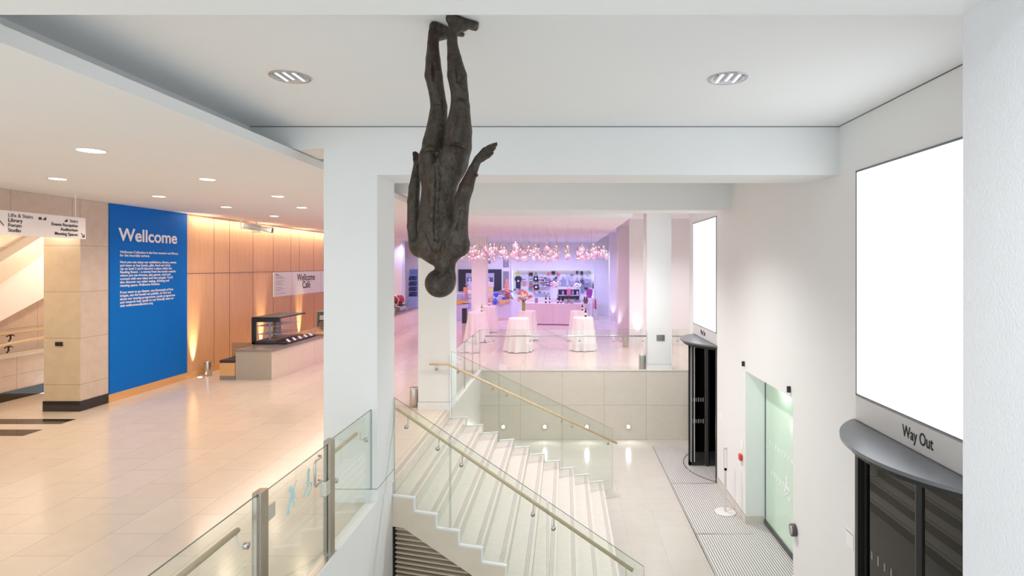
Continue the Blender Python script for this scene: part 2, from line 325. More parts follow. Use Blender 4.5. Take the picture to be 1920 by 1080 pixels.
# right wall with its openings
D1 = (4.25, 6.36); D2 = (12.18, 14.30); S = (8.13, 10.26)
wr = MB(); T = XW + .38
wr.box(XW, T, 2.44, D1[0], LF, CE); wr.box(XW, T, D1[0], D1[1], 1.02, CE); wr.box(XW, T, D1[1], S[0], LF, CE)
wr.box(XW, T, S[0], S[1], .92, CE); wr.box(XW, T, S[1], D2[0], LF, CE); wr.box(XW, T, D2[0], D2[1], 1.02, CE); wr.box(XW, T, D2[1], 14.87, LF, CE)
struct('wall_right', wr, 'white')
bb = MB()
for (a, b_) in ((2.44, D1[0]), (D1[1], S[0]), (S[1], D2[0])): bb.box(XW - .008, XW, a, b_, LF, LF + .15)
bb.box(XW, T, S[1] - .008, S[1], LF, LF + .15)
struct('baseboard_right', bb, 'stairs')
g = MB()
for (a, b_) in ((2.44, D1[0]), (D1[1], S[0]), (S[1], D2[0])): g.box(XW - .003, XW, a, b_, LF + .15, LF + .157)
struct('trim_3', g, 'dgrey')
struct('wall_end_right', MB().box(T, 6, 14.7, 14.87, LF, CE), 'white')
# far foyer walls
struct('wall_far_right', MB().box(2.95, 3.1, 20.3, 32, 0, CE).box(2.34, 6, 20.3, 20.45, 0, CE), 'white')
struct('wall_back', MB().box(-13.4, -2.96, 32, 32.2, 0, CE).box(1.68, 6, 32, 32.2, 0, CE).box(-2.96, 1.68, 32, 32.2, 2.54, CE).box(-2.96, 1.68, 32.35, 32.5, 0, 2.6).box(-2.96, 1.68, 32, 32.35, 0, .95), 'white')
struct('wall_outer', MB().box(6, 6.1, 14.7, 32, 0, CE), 'white')
# left wall
struct('wall_left', MB().box(-9.55, -9.4, 11.64, 13.95, 0, LC).box(-9.55, -9.4, 13.95, 32, .17, LC), 'panelwood')
struct('baseboard_left', MB().box(-9.42, -9.375, 11.64, 32, 0, .17), 'skirtwood')
jt = MB().box(-9.402, -9.396, 14.07, 32, 2.62, 2.632)
for X in (401, 430, 474, 512, 545, 561, 588, 606): 
    yy = 9.4 / (VX - X) * F; jt.box(-9.402, -9.3975, yy, yy + .012, .17, LC)
struct('trim_4', jt, 'dgrey')
ps = struct('pillar_stone', MB().box(-10.10, -9.4, 10.97, 11.64, 0, LC), 'pstone')
MB().box(-9.405, -9.392, 10.972, 11.64, .2, LC).build('side_slab', 'pstone_y', ps)
MB().box(-10.11, -9.385, 10.955, 11.65, 0, .2).build('skirting', 'granite', ps)
struct('wall_lintel', MB().box(-9.8, -9.4, -3, 10.97, 3.52, LC), 'pstone_y')
# stairwell behind the stone pillar
struct('wall_stairwell_low', MB().box(-11.8, -11.62, 2, 14.6, .2, .90), 'pstone_y')
struct('baseboard_stairwell', MB().box(-11.8, -11.605, 2, 14.6, 0, .2), 'granite')
struct('trim_5', MB().box(-11.84, -11.58, 2, 14.6, .90, .95), 'stairs')
struct('wall_stairwell_end', MB().box(-14, -9.55, 17.8, 18, 0, 6).box(-14, -10.1, 14.6, 14.7, 0, .9), 'pstone_y')
struct('wall_stairwell_mid', MB().box(-12.5, -12.3, 2, 18, 0, 6), 'pstone_y')
def band(x0, x1, a, b): return MB().prism([(x0, y, z) for y, z in a + b[::-1]], [(x1, y, z) for y, z in a + b[::-1]])
struct('wall_stair_flight', band(-12.3, -12.0, [(10.0, .62 + .13), (15.0, 2.95)], [(10.0, 1.20), (15.0, 4.35)]), 'ceil')
struct('trim_stair_string', band(-12.3, -11.94, [(10.0, 1.20), (15.0, 4.35)], [(10.0, 1.68), (15.0, 4.78)]), 'stairs')
struct('trim_floor_band', MB().box(-13.4, -9.0, 10.1, 10.42, 0, .004).prism([(-11.6, 9.4, 0), (-9.0, 9.4, 0), (-9.0, 9.75, 0), (-11.6, 9.75, 0)], [(-11.6, 9.4, .004), (-9.0, 9.4, .004), (-9.0, 9.75, .004), (-11.6, 9.75, .004)]), 'granite')
lamp('POINT', 'stairwell_light', (-10.9, 13.2, 3.4), 75, WARM, .1)
lamp('POINT', 'stairwell_light', (-10.9, 9.6, 3.5), 70, WARM, .1)
# entrance matting
struct('floor_entrance_mat', MB().box(2.29, XW, 2.5, 14.65, LF, LF + .006).box(XW, T, S[0], S[1], LF, LF + .006), 'mat')
mj = MB()
for y in (9.86, 12.15): mj.box(2.29, XW, y, y + .02, LF + .006, LF + .008)
mj.box(2.275, 2.295, 2.5, 14.65, LF, LF + .008)
struct('trim_6', mj, 'steel')

# ------------------------------------------------------------------ staircase
N = 10; XS = XL + .004; TR = .304; RS = .169
yn = lambda X: 7.385 - .304 * (X - XL)
yf = lambda X: 11.07 + .253 * (X - XL)
NX = [-2.235] + [-1.929 + TR * i for i in range(N)]
st = thing('staircase', 'wide flared limestone staircase between the two pillars down to the entrance floor', 'staircase', (XL, 7.4, LF))
for i in range(1, N + 1):
    x0, x1, z = NX[i - 1], NX[i], -RS * i; zb = max(LF, z - .22); x0b = max(x0, XS)
    a = [(x0b, yn(x0b), z), (x1, yn(x1), z), (x1, yf(x1), z), (x0b, yf(x0b), z)]
    MB().hexa([(p[0], p[1], zb) for p in a], a).build('step', 'stairs', st)
    for q in range(3):
        xx = x1 - .05 - q * .022
        MB().hexa([(xx, yn(x1) + .10, z), (xx + .009, yn(x1) + .10, z), (xx + .009, yf(x1) - .08, z), (xx, yf(x1) - .08, z)],
                  [(xx, yn(x1) + .10, z + .002), (xx + .009, yn(x1) + .10, z + .002), (xx + .009, yf(x1) - .08, z + .002), (xx, yf(x1) - .08, z + .002)]).build('nosing_strip', 'nosing', st)
for q in range(3):
    xx = NX[0] - .05 - q * .022
    struct('trim_landing_nosing', MB().box(xx, xx + .009, 7.47, 11.05, 0, .002), 'nosing')
def stringer(yfun, t, name, mat):
    top = []; 
    for i in range(1, N + 1): top += [(NX[i - 1], -RS * i + .006), (NX[i], -RS * i + .006)]
    top.append((NX[N], LF))
    bot = [(NX[N] - .25, LF)]
    sl = RS / TR
    xb = NX[1] - (.44 - .40) / sl
    bot += [(-2.08, -.565), (XL, -.565)]
    poly = top + bot
    return MB().prism([(x, yfun(x), z) for x, z in poly], [(x, yfun(x) + t, z) for x, z in poly]).build(name, mat, st)
stringer(lambda x: yn(x) - .02, .035, 'stringer', 'stringer')
stringer(lambda x: yf(x) - .015, .035, 'stringer', 'stringer')
for yfun in (lambda x: yn(x) - .026, lambda x: yf(x) - .02):      # white lips that follow the steps
    lip = MB()
    for i in range(1, N + 1):
        a, b_ = NX[i - 1], NX[i]; z = -RS * i + .016
        lip.hexa([(a, yfun(a), z - .022), (b_ + .012, yfun(b_), z - .022), (b_ + .012, yfun(b_) + .046, z - .022), (a, yfun(a) + .046, z - .022)],
                 [(a, yfun(a), z), (b_ + .012, yfun(b_), z), (b_ + .012, yfun(b_) + .046, z), (a, yfun(a) + .046, z)])
        lip.hexa([(b_ - .010, yfun(b_) + .0005, z - RS - .004), (b_ + .0115, yfun(b_) + .0005, z - RS - .004), (b_ + .0115, yfun(b_) + .0455, z - RS - .004), (b_ - .010, yfun(b_) + .0455, z - RS - .004)],
                 [(b_ - .010, yfun(b_) + .0005, z - .001), (b_ + .0115, yfun(b_) + .0005, z - .001), (b_ + .0115, yfun(b_) + .0455, z - .001), (b_ - .010, yfun(b_) + .0455, z - .001)])
    lip.build('edge_trim', 'white', st)
# slatted screen below the stair
sg = thing('slatted_screen', 'horizontal beige slats filling the dark gap under the staircase', 'screen', (XL, 7.5, LF))
MB().prism([(XL + .01, 7.66, -.60), (XL + .01, 7.66, LF), (.35, 7.66, LF)], [(XL + .01, 7.70, -.60), (XL + .01, 7.70, LF), (.35, 7.70, LF)]).build('shade_backing', 'void', sg)  # near-black sheets: the shade under the stair put into the colour
MB().box(XL - .05, XL + .018, 7.381, 7.68, LF, -.50).build('side_shade_backing', 'void', sg)
for i in range(20):
    z = -.625 - i * .0615; xr = -2.08 + (-.565 - z) * TR / RS - .02
    if z < LF + .03: break
    ys = 7.44 - .304 * .1
    MB().hexa([(XL + .025, 7.40, z), (xr, yn(xr) + .05, z), (xr, yn(xr) + .15, z), (XL + .025, 7.50, z)],
              [(XL + .025, 7.40, z + .022), (xr, yn(xr) + .05, z + .022), (xr, yn(xr) + .15, z + .022), (XL + .025, 7.50, z + .022)]).build('slat', 'slat', sg, bevel=.006)

# ------------------------------------------------------------------ glass balustrades
def bracket(mbpos, n, parent, up, side=1, rail=(0, 0)):
    """steel disc on the glass at mbpos, normal n (unit, horizontal), curved arm up to the rail"""
    p = Vector(mbpos); n = Vector(n)
    m = MB().tube([p - n * .014, p + n * .014], .026, 14)
    m.tube([p + n * .01, p + n * .055, p + n * .07 + Vector((0, 0, .02)), p + n * .07 + Vector((0, 0, up))], .006, 8)
    return m.build('bracket', 'steel', parent, True)
def pane(name, a, b, zb_a, zt_a, zb_b, zt_b, parent, t=.012, mat='glass', edge='edge', verts=True):
    """glass pane standing on the plan line a-b"""
    a = Vector((*a, 0)); b = Vector((*b, 0)); d = (b - a).normalized(); n = Vector((-d.y, d.x, 0)) * t / 2
    def pt(p, s, z): q = p + n * s; return (q.x, q.y, z)
    o = MB().hexa([pt(a, -1, zb_a), pt(b, -1, zb_b), pt(b, 1, zb_b), pt(a, 1, zb_a)], [pt(a, -1, zt_a), pt(b, -1, zt_b), pt(b, 1, zt_b), pt(a, 1, zt_a)]).build(name, mat, parent)
    e = MB().hexa([pt(a, -1, zt_a), pt(b, -1, zt_b), pt(b, 1, zt_b), pt(a, 1, zt_a)], [pt(a, -1, zt_a + .002), pt(b, -1, zt_b + .002), pt(b, 1, zt_b + .002), pt(a, 1, zt_a + .002)])
    e.build('top_edge', edge, o)
    if verts:
        for (p, zb, zt, s) in ((a, zb_a, zt_a, 1), (b, zb_b, zt_b, -1)):
            e2 = MB()
            q = p + d * .003 * s; q0 = Vector((p.x, p.y, 0))
            e2.hexa([pt(q0, -1, zb), pt(q, -1, zb), pt(q, 1, zb), pt(q0, 1, zb)], [pt(q0, -1, zt), pt(q, -1, zt), pt(q, 1, zt), pt(q0, 1, zt)])
            e2.build('side_edge', 'paleedge', o)
    return o
# left railing above the void
XG = -2.312
lb = thing('glass_balustrade', 'near glass balustrade with wooden handrail cut off by the bottom edge of the frame', 'balustrade', (XG, 2.3, 0))
Y1, Y2 = 4.30, 5.56        # the two posts
pane('glass_panel', (XG, .2), (XG, Y1 - .07), -.008, 1.11, -.008, 1.11, lb)
MB().tube([(XG + .0 - .08, .2, .90), (XG - .08, Y1 - .16, .90)], .021, 14).build('handrail', 'railwood', lb, True)
bracket((XG, Y1 - .19, .80), (-1, 0, 0), lb, .09)
p1 = MB().box(XG - .035, XG + .035, Y1 - .055, Y1 + .055, 0, 1.125).build('post', 'dsteel', lb, bevel=.004)
MB().box(XG - .012, XG + .012, Y1 - .075, Y1 - .055, 0, 1.10).build('glazing_channel', 'steel', lb)
lb2 = thing('glass_balustrade', 'short glass balustrade panel between the gate and the white pillar', 'balustrade', (XG, Y2, 0))
pane('glass_panel', (XG, Y2 + .06), (XG, 6.765), -.008, 1.11, -.008, 1.11, lb2)
MB().tube([(XG - .08, Y2 + .20, .90), (XG - .08, 6.50, .90)], .021, 14).build('handrail', 'railwood', lb2, True)
bracket((XG, 6.60, .80), (-1, 0, 0), lb2, .09); bracket((XG, Y2 + .16, .66), (-1, 0, 0), lb2, .2)
MB().box(XG - .035, XG + .035, Y2 - .055, Y2 + .055, 0, 1.125).build('post', 'dsteel', lb2, bevel=.004)
MB().box(XG - .03, XG + .055, 3.4, Y2 + .06, .0, .014).build('base_channel', 'steel', lb2)
gt = thing('glass_gate', 'glass gate with pale pushchair and wheelchair stickers between two steel posts', 'gate', (XG, (Y1 + Y2) / 2, 0))
gp = pane('glass_panel', (XG, Y1 + .075), (XG, Y2 - .065), .03, 1.09, .03, 1.09, gt)
hz0, hz1, hy = .82, 1.05, 5.14
MB().tube([(XG + .005, 5.31, hz1), (XG + .03, 5.30, hz1), (XG + .045, 5.27, hz1), (XG + .045, hy + .02, hz1), (XG + .045, hy, hz1 - .02), (XG + .045, hy, hz0 + .02), (XG + .045, hy + .02, hz0), (XG + .045, 5.27, hz0), (XG + .03, 5.30, hz0), (XG + .005, 5.31, hz0)], .010, 10).build('pull_handle', 'steel', gt, True)
MB().box(XG - .03, XG + .035, Y2 - .15, Y2 - .04, .62, .76).build('lock', 'steel', gt, bevel=.006)
MB().box(XG - .025, XG + .03, Y1 + .05, Y1 + .17, .86, .98).build('hinge', 'steel', gt, bevel=.004)
sx = XG + .0095; LAY = [0]
def lay(x): LAY[0] += 1; return x + (.0003 if x < 3 else -.0003) * (LAY[0] % 12) if abs(x) < 6 else x + .0003 * (LAY[0] % 12)
def disc(m, y, z, r, x=sx, n=14):
    x = lay(x); m.prism([(x - .0015, y + r * math.cos(2 * math.pi * j / n), z + r * math.sin(2 * math.pi * j / n)) for j in range(n)], [(x + .0015, y + r * math.cos(2 * math.pi * j / n), z + r * math.sin(2 * math.pi * j / n)) for j in range(n)])
def bar(m, p, q, t, x=sx):
    x = lay(x); d = Vector((q[0] - p[0], q[1] - p[1])).normalized(); n = Vector((-d.y, d.x)) * t / 2
    c = [(p[0] + n.x, p[1] + n.y), (p[0] - n.x, p[1] - n.y), (q[0] - n.x, q[1] - n.y), (q[0] + n.x, q[1] + n.y)]
    m.prism([(x - .0015, y, z) for y, z in c], [(x + .0015, y, z) for y, z in c])
def symbol(yc, discs, bars, label):
    m = MB(); T = lambda y, z: (yc + y * .60, .88 + z * .60)
    for (y, z, r) in discs: disc(m, *T(y, z), r * .72)
    for (p, q, t) in bars: bar(m, T(*p), T(*q), t * .72)
    m.build('sticker', 'sticker', gt)['label'] = label
symbol(4.77, [(-.03, .13, .036), (-.09, -.17, .036), (.08, -.14, .034)], [((.02, .11), (.07, -.05), .07), ((.02, .07), (-.09, -.12), .045), ((.06, .11), (.15, .18), .018), ((-.03, -.01), (.10, -.12), .02)], 'pale blue pushchair symbol')
symbol(5.07, [(.03, .18, .036)], [((.02, .14), (.01, -.05), .05), ((0, -.03), (-.06, -.05), .034), ((-.05, -.04), (-.12, -.17), .03), ((.02, .06), (-.06, .02), .02)] + [((.04 + .085 * math.cos(-2.6 + j * .3), -.09 + .085 * math.sin(-2.6 + j * .3)), (.04 + .085 * math.cos(-2.3 + j * .3), -.09 + .085 * math.sin(-2.3 + j * .3)), .022) for j in range(12)], 'pale blue wheelchair symbol')
# stair balustrades
def top(X): return EYE - 1.738 - .5446 * (X - XL)
def stairglass(yfun, label, xs, inner, x_end, railstart, puckx, dz=0.):
    t = thing('stair_balustrade', label, 'balustrade', (XL, yfun(XL), -.2))
    for a, b_ in zip(xs[:-1], xs[1:]):
        a2, b2 = a + .006, b_ - .006
        ax, ay = Vector((a2, yfun(a2), 0)), Vector((b2, yfun(b2), 0)); d = (ay - ax).normalized(); n = Vector((-d.y, d.x, 0)) * .006
        # polygon following the steps
        poly = []
        xx = sorted([a2, b2] + [v + e for v in NX for e in (-.0005, .0005) if a2 < v < b2])
        for x in xx:
            i = sum(1 for v in NX if v <= x + 1e-6)
            z = max(-RS * min(i, N) if i <= N else LF, LF) - .008
            if x < NX[0]: z = -.008
            poly.append((x, z))
        ring = [(x, z) for x, z in poly] + [(b2, top(b2) + dz), (a2, top(a2) + dz)]
        o = MB().prism([(x, yfun(x) - .006, z) for x, z in ring], [(x, yfun(x) + .006, z) for x, z in ring]).build('glass_panel', 'glass', t)
        MB().hexa([(a2, yfun(a2) - .006, top(a2) + dz), (b2, yfun(b2) - .006, top(b2) + dz), (b2, yfun(b2) + .006, top(b2) + dz), (a2, yfun(a2) + .006, top(a2) + dz)],
                  [(a2, yfun(a2) - .006, top(a2) + dz + .004), (b2, yfun(b2) - .006, top(b2) + dz + .004), (b2, yfun(b2) + .006, top(b2) + dz + .004), (a2, yfun(a2) + .006, top(a2) + dz + .004)]).build('top_edge', 'edge', o)
        for x, s in ((a2, 1), (b2, -1)):
            ve = MB()
            zb = [z for (q, z) in poly if abs(q - x) < 1e-6][0]
            ve.box(min(x, x + .004 * s), max(x, x + .004 * s), yfun(x) - .006, yfun(x) + .006, zb, top(x) + dz)
            ve.build('side_edge', 'paleedge', o)
    rz = lambda X: top(X) - .16
    pts = list(railstart(rz)) + [(x_end, yfun(x_end) + inner, rz(x_end))]
    MB().tube(pts, .023, 14).build('handrail', 'railwood', t, True)
    for x in puckx: bracket((x, yfun(x), rz(x) - .115), (0, 1 if inner > 0 else -1, 0), t, .10)
    return t
near = stairglass(lambda x: yn(x) + .045, 'glass balustrade with wooden handrail on the near side of the staircase', [XL + .003, -1.45, -.20, .92], .07, .80,
                  lambda rz: [(XL + .01, yn(XL) + .115, rz(XL) - .002), (XL + .06, yn(XL) + .11, rz(XL + .05))], (-2.06, -1.62, -1.30, -.38, -.13, .72))
far = stairglass(lambda x: yf(x) - .045, 'glass balustrade with wooden handrail on the far side of the staircase', [XL + .03, -1.30, -.05, 1.02], -.07, 1.10,
                 lambda rz: [(-2.62, 10.985, EYE - 1.925), (XL - .02, 10.985, EYE - 1.93)], (-2.08, -1.42, -1.15, -.05, .16, .92), .07)
bracket((-2.50, 11.06, EYE - 2.04), (0, -1, 0), far, .10)
# landing balustrade
lbal = thing('glass_balustrade', 'glass balustrade with long straight handrail in front of the cocktail tables', 'balustrade', (0, YB, 0))
ya = [11.76, 12.9, 14.0, YB - .0]
for a, b_ in zip(ya[:-1], ya[1:]): pane('glass_panel', (XL - .03, a + .01), (XL - .03, b_ - .01), .02, 1.10, .02, 1.10, lbal)
xa = [XL - .03, -1.05, .08, 1.2, 2.22]
for a, b_ in zip(xa[:-1], xa[1:]): pane('glass_panel', (a + .01, YB + .04), (b_ - .01, YB + .04), .012, 1.10, .012, 1.10, lbal, edge='paleedge')
MB().tube([(XL + .10, YB + .12, .915), (2.22, YB + .12, .915)], .021, 12).build('handrail', 'steel', lbal, True)
for x in (-2.14, -1.9, -.91, -.70, .19, .41, 1.33, 1.52, 2.12): bracket((x, YB + .04, .80), (0, 1, 0), lbal, .10)
for y in (12.3, 13.3, 14.6): bracket((XL - .03, y, .80), (-1, 0, 0), lbal, .10)
rb2 = thing('glass_balustrade', 'short glass balustrade between the white column and the far revolving door', 'balustrade', (3, YB, 0))
pane('glass_panel', (2.92, YB + .04), (4.2, YB + .04), .012, 1.10, .012, 1.10, rb2, edge='paleedge')
MB().tube([(2.92, YB + .12, .915), (4.2, YB + .12, .915)], .021, 12).build('handrail', 'railwood', rb2, True)
bracket((3.06, YB + .04, .80), (0, 1, 0), rb2, .10)

# ------------------------------------------------------------------ sculpture (implicit body -> one surface)
def sculpture():
    Y0 = 3.80; O = np.array([(830 - VX) * Y0 / F, Y0, CE])
    def W(x, y, d=0.):
        k = (Y0 + d) / F; return np.array([(x - VX) * k, Y0 + d, EYE - (y - VY) * k]) - O
    h = .0048; lo = np.array([-.30, -.36, -1.95]); hi = np.array([.46, .36, .02])
    nx, ny, nz = [int((hi[i] - lo[i]) / h) + 1 for i in range(3)]
    gx = lo[0] + h * np.arange(nx); gy = lo[1] + h * np.arange(ny); gz = lo[2] + h * np.arange(nz)
    D = np.full((nx, ny, nz), .5, np.float32)
    def win(c0, c1, m):
        s = []
        for i, gg in enumerate((gx, gy, gz)):
            a = np.searchsorted(gg, min(c0[i], c1[i]) - m); b = np.searchsorted(gg, max(c0[i], c1[i]) + m); s.append(slice(a, b))
        return tuple(s)
    def blend(s, d, k, sub=False):
        a = D[s]
        if sub:
            hh = np.clip(.5 - .5 * (a + d) / k, 0, 1); D[s] = a * (1 - hh) + (-d) * hh + k * hh * (1 - hh)
        else:
            hh = np.clip(.5 + .5 * (a - d) / k, 0, 1); D[s] = a * (1 - hh) + d * hh - k * hh * (1 - hh)
    def cap(p, q, r0, r1, k=.02, sub=False):
        p = np.array(p); q = np.array(q); s = win(p, q, max(r0, r1) + k + .01)
        X, Y, Z = np.meshgrid(gx[s[0]], gy[s[1]], gz[s[2]], indexing='ij')
        v = q - p; L = max(v @ v, 1e-9)
        t = np.clip(((X - p[0]) * v[0] + (Y - p[1]) * v[1] + (Z - p[2]) * v[2]) / L, 0, 1)
        d = np.sqrt((X - p[0] - t * v[0]) ** 2 + (Y - p[1] - t * v[1]) ** 2 + (Z - p[2] - t * v[2]) ** 2) - (r0 + t * (r1 - r0))
        blend(s, d.astype(np.float32), k, sub)
    def chain(pts, k=.02):
        for (p, r), (q, r2) in zip(pts[:-1], pts[1:]): cap(p, q, r, r2, k)
    def ell(c, rad, yaw, k=.04, sub=False, tilt=0):
        # axes: r (screen right), f (facing away), z
        c = np.array(c); m = max(rad) + k + .01; s = win(c, c, m)
        X, Y, Z = np.meshgrid(gx[s[0]] - c[0], gy[s[1]] - c[1], gz[s[2]] - c[2], indexing='ij')
        ca, sa = math.cos(yaw), math.sin(yaw)
        A = X * ca - Y * sa; B = X * sa + Y * ca
        if tilt:
            ct, sn = math.cos(tilt), math.sin(tilt); A, Z = A * ct + Z * sn, -A * sn + Z * ct
        k0 = np.sqrt((A / rad[0]) ** 2 + (B / rad[1]) ** 2 + (Z / rad[2]) ** 2) + 1e-6
        k1 = np.sqrt((A / rad[0] ** 2) ** 2 + (B / rad[1] ** 2) ** 2 + (Z / rad[2] ** 2) ** 2) + 1e-6
        blend(s, (k0 * (k0 - 1) / k1).astype(np.float32), k, sub)
    yaw = R(28)
    # legs
    chain([(W(813, 62, .06), .036), (W(812, 82, .05), .038), (W(812, 112, .04), .049), (W(813, 142, .035), .060), (W(819, 174, .045), .053), (W(823, 200, .055), .056),
           (W(820, 240, .05), .071), (W(814, 270, .04), .078), (W(812, 295, .03), .085)], .007)
    D1_ = D.copy(); D[:] = .5
    chain([(W(848, 62, -.04), .035), (W(848, 82, -.05), .034), (W(852, 110, -.065), .047), (W(857, 142, -.075), .064), (W(862, 176, -.06), .057), (W(863, 200, -.05), .063),
           (W(860, 245, -.045), .088), (W(858, 275, -.04), .093), (W(853, 300, -.03), .09)], .007)
    a, b = D1_, D.copy(); kk = .006; hh = np.clip(.5 + .5 * (a - b) / kk, 0, 1); D[:] = a * (1 - hh) + b * hh - kk * hh * (1 - hh)
    # feet
    for (hx, hy_, s) in ((-.926 + .04, 3.86, 1), (-.778 + .03, 3.735, -1)):
        heel = np.array([hx, hy_, CE]) - O; dr = np.array([.61 - .09 * s, .79, 0]); dr /= np.linalg.norm(dr); sd = np.array([dr[1], -dr[0], 0])
        Zt = lambda z: np.array([0, 0, -z])
        cap(heel + Zt(.034), heel + dr * .05 + Zt(.035), .036, .034, .015)
        cap(heel + dr * .02 + Zt(.09), heel + dr * .11 + Zt(.05), .036, .030, .02)
        cap(heel + dr * .05 + Zt(.03), heel + dr * .165 + sd * .016 + Zt(.024), .032, .028, .015)
        cap(heel + dr * .05 + Zt(.03), heel + dr * .155 - sd * .018 + Zt(.022), .032, .026, .015)
        for j in range(5):
            o_ = sd * (-.034 + .017 * j) * s * -1
            L = (.245, .240, .230, .218, .205)[j]; rr = (.019, .015, .014, .013, .013)[j]
            cap(heel + dr * .17 + o_ + Zt(.018), heel + dr * (L - .012) + o_ + Zt(.013), rr + .003, rr, .006)
    # trunk
    ell(W(833, 312, .015), (.168, .108, .105), yaw, .03)
    ell(W(824, 345, .0), (.130, .100, .15), yaw, .05)
    ell(W(820, 385, .0), (.126, .100, .13), yaw, .05)
    ell(W(821, 425, -.005), (.150, .118, .15), yaw, .05)
    ell(W(824, 458, -.005), (.165, .105, .085), yaw, .04)
    ell(W(808, 296, -.005), (.076, .084, .086), yaw, .02); ell(W(849, 295, -.075), (.094, .092, .096), yaw, .012)
    cap(W(829, 262, -.11), W(826, 296, -.150), .006, .008, .010, True)
    ell(W(826, 322, .0), (.160, .104, .10), yaw, .05); ell(W(818, 330, -.055), (.075, .055, .075), yaw, .03)
    ell(W(799, 448, -.045), (.052, .040, .085), yaw, .02, tilt=.25); ell(W(845, 446, -.105), (.052, .040, .085), yaw, .02, tilt=-.25)
    cap(W(819, 462, -.140), W(822, 335, -.122), .018, .012, .025, True); cap(W(842, 415, -.16), W(846, 350, -.14), .012, .010, .03, True)
    cap(W(793, 469, .05), W(812, 478, .0), .052, .052, .03); cap(W(858, 463, -.07), W(838, 478, -.02), .056, .052, .03); cap(W(802, 470, .0), W(830, 493, -.01), .055, .048, .04); cap(W(858, 464, -.06), W(836, 494, -.015), .052, .048, .04)
    cap(W(832, 480, -.01), W(833, 510, .0), .058, .052, .025)
    # left arm (seen on the left, partly behind the body)
    ell(W(784, 462, .07), (.062, .06, .07), yaw, .035)
    chain([(W(781, 458, .08), .052), (W(776, 425, .085), .046), (W(775, 378, .085), .041), (W(777, 352, .095), .038), (W(782, 312, .12), .027)], .007)
    wr_ = W(782, 310, .12)
    for j in range(4):
        b0 = W(777 + 2.6 * j, 299, .125 + .01 * j); tip = W(775 + 3.2 * j, (286, 285, 286, 289)[j], .135 + .01 * j)
        cap(wr_, b0, .020, .012, .008); cap(b0, tip, .010, .0075, .004)
    cap(wr_, W(789, 298, .10), .016, .010, .008)
    # right arm swung out, hand turned away
    ell(W(863, 458, -.075), (.064, .062, .075), yaw, .035)
    chain([(W(862, 452, -.09), .058), (W(861, 422, -.10), .056), (W(866, 376, -.12), .050), (W(874, 352, -.13), .048), (W(887, 318, -.14), .031), (W(895, 301, -.145), .026)], .007)
    cap(W(893, 329, -.165), W(894, 328, -.175), .012, .011, .004)
    wp = W(895.5, 300, -.145); e1 = np.array([.67, .25, .70]); e1 /= np.linalg.norm(e1); q = np.array([.62, -.30, -.48]); q -= e1 * (q @ e1); q /= np.linalg.norm(q); nn = np.cross(e1, q)
    kn = []
    for j in range(4):
        o_ = (-.027 + .018 * j); kn.append(wp + e1 * (.088, .092, .088, .08)[j] + q * o_)
        cap(wp + q * o_ * .5 + e1 * .012, kn[j], .017, .0135, .012)
    for j in range(4):
        L = (.072, .086, .080, .062)[j]; mid = kn[j] + e1 * L * .5 + q * (.013 - .0087 * j) * .3 + nn * .004; tip = kn[j] + e1 * L + q * (.013 - .0087 * j) * .8 + nn * .012
        cap(kn[j], mid, .0105, .0095, .003); cap(mid, tip, .0095, .0075, .003)
    tb = wp + q * .024 + e1 * .025; tm = wp + q * .046 + e1 * .062 - nn * .01; tt = wp + q * .050 + e1 * .095 - nn * .014
    cap(wp + e1 * .015, tb, .016, .014, .01); cap(tb, tm, .013, .011, .006); cap(tm, tt, .010, .0085, .004)
    # head: face turned away and to the right
    hy2 = R(14); gdir = np.array([math.sin(hy2), math.cos(hy2), 0]); sdir = np.array([math.cos(hy2), -math.sin(hy2), 0]); up = np.array([0, 0, 1.])
    hc = W(824.5, 531, .0); cap(W(842, 492, .0), W(843, 522, .0), .036, .040, .03)
    ell(hc, (.097, .104, .097), hy2, .02)
    ell(hc + gdir * .045 + up * .02 + sdir * .012, (.075, .065, .095), hy2, .03); cap(hc + sdir * .075 + up * .045, hc + sdir * .05 + up * .085, .030, .030, .03)
    cap(hc + gdir * .085 + up * .085, hc + gdir * .05 + up * .085, .026, .040, .03)
    cap(hc + gdir * .10 - up * .005, hc + gdir * .122 + up * .028, .010, .014, .012)      # nose
    cap(hc + gdir * .10 + sdir * .03 - up * .018, hc + gdir * .10 - sdir * .03 - up * .018, .014, .014, .012)   # brow
    for s_ in (-1, 1):
        cap(hc + gdir * .097 + sdir * .03 * s_ + up * .002, hc + gdir * .110 + sdir * .032 * s_ + up * .002, .010, .010, .008, True)
        cap(hc + gdir * .094 + sdir * .03 * s_ + up * .002, hc + gdir * .097 + sdir * .031 * s_ + up * .002, .009, .009, .004)
        ec = hc + sdir * .094 * s_ + gdir * .005 + up * .012
        ell(ec, (.010, .018, .031), hy2 , .008); ell(ec + sdir * .010 * s_, (.006, .009, .017), hy2, .004, True)
    cap(hc + gdir * .103 + sdir * .018 + up * .052, hc + gdir * .103 - sdir * .018 + up * .052, .008, .008, .008)
    cap(hc + gdir * .116 + sdir * .018 + up * .047, hc + gdir * .116 - sdir * .018 + up * .047, .003, .003, .003, True)
    # surface modelling: creases, muscle borders and cast plugs laid on the back surface
    def surf(x, y):
        for q in range(160):
            d = -.36 + q * .004; p = W(x, y, d); a_, b_, c_ = [int(round((p[i] - lo[i]) / h)) for i in range(3)]
            if 0 <= a_ < nx and 0 <= b_ < ny and 0 <= c_ < nz and D[a_, b_, c_] < 0: return d
        return 0.
    def groove(pts, r=.007, k=.012, off=.002):
        P_ = [W(x, y, surf(x, y) + off) for x, y in pts]
        for a_, b_ in zip(P_[:-1], P_[1:]):
            if np.linalg.norm(a_ - b_) < .09: cap(a_, b_, r, r, k, True)
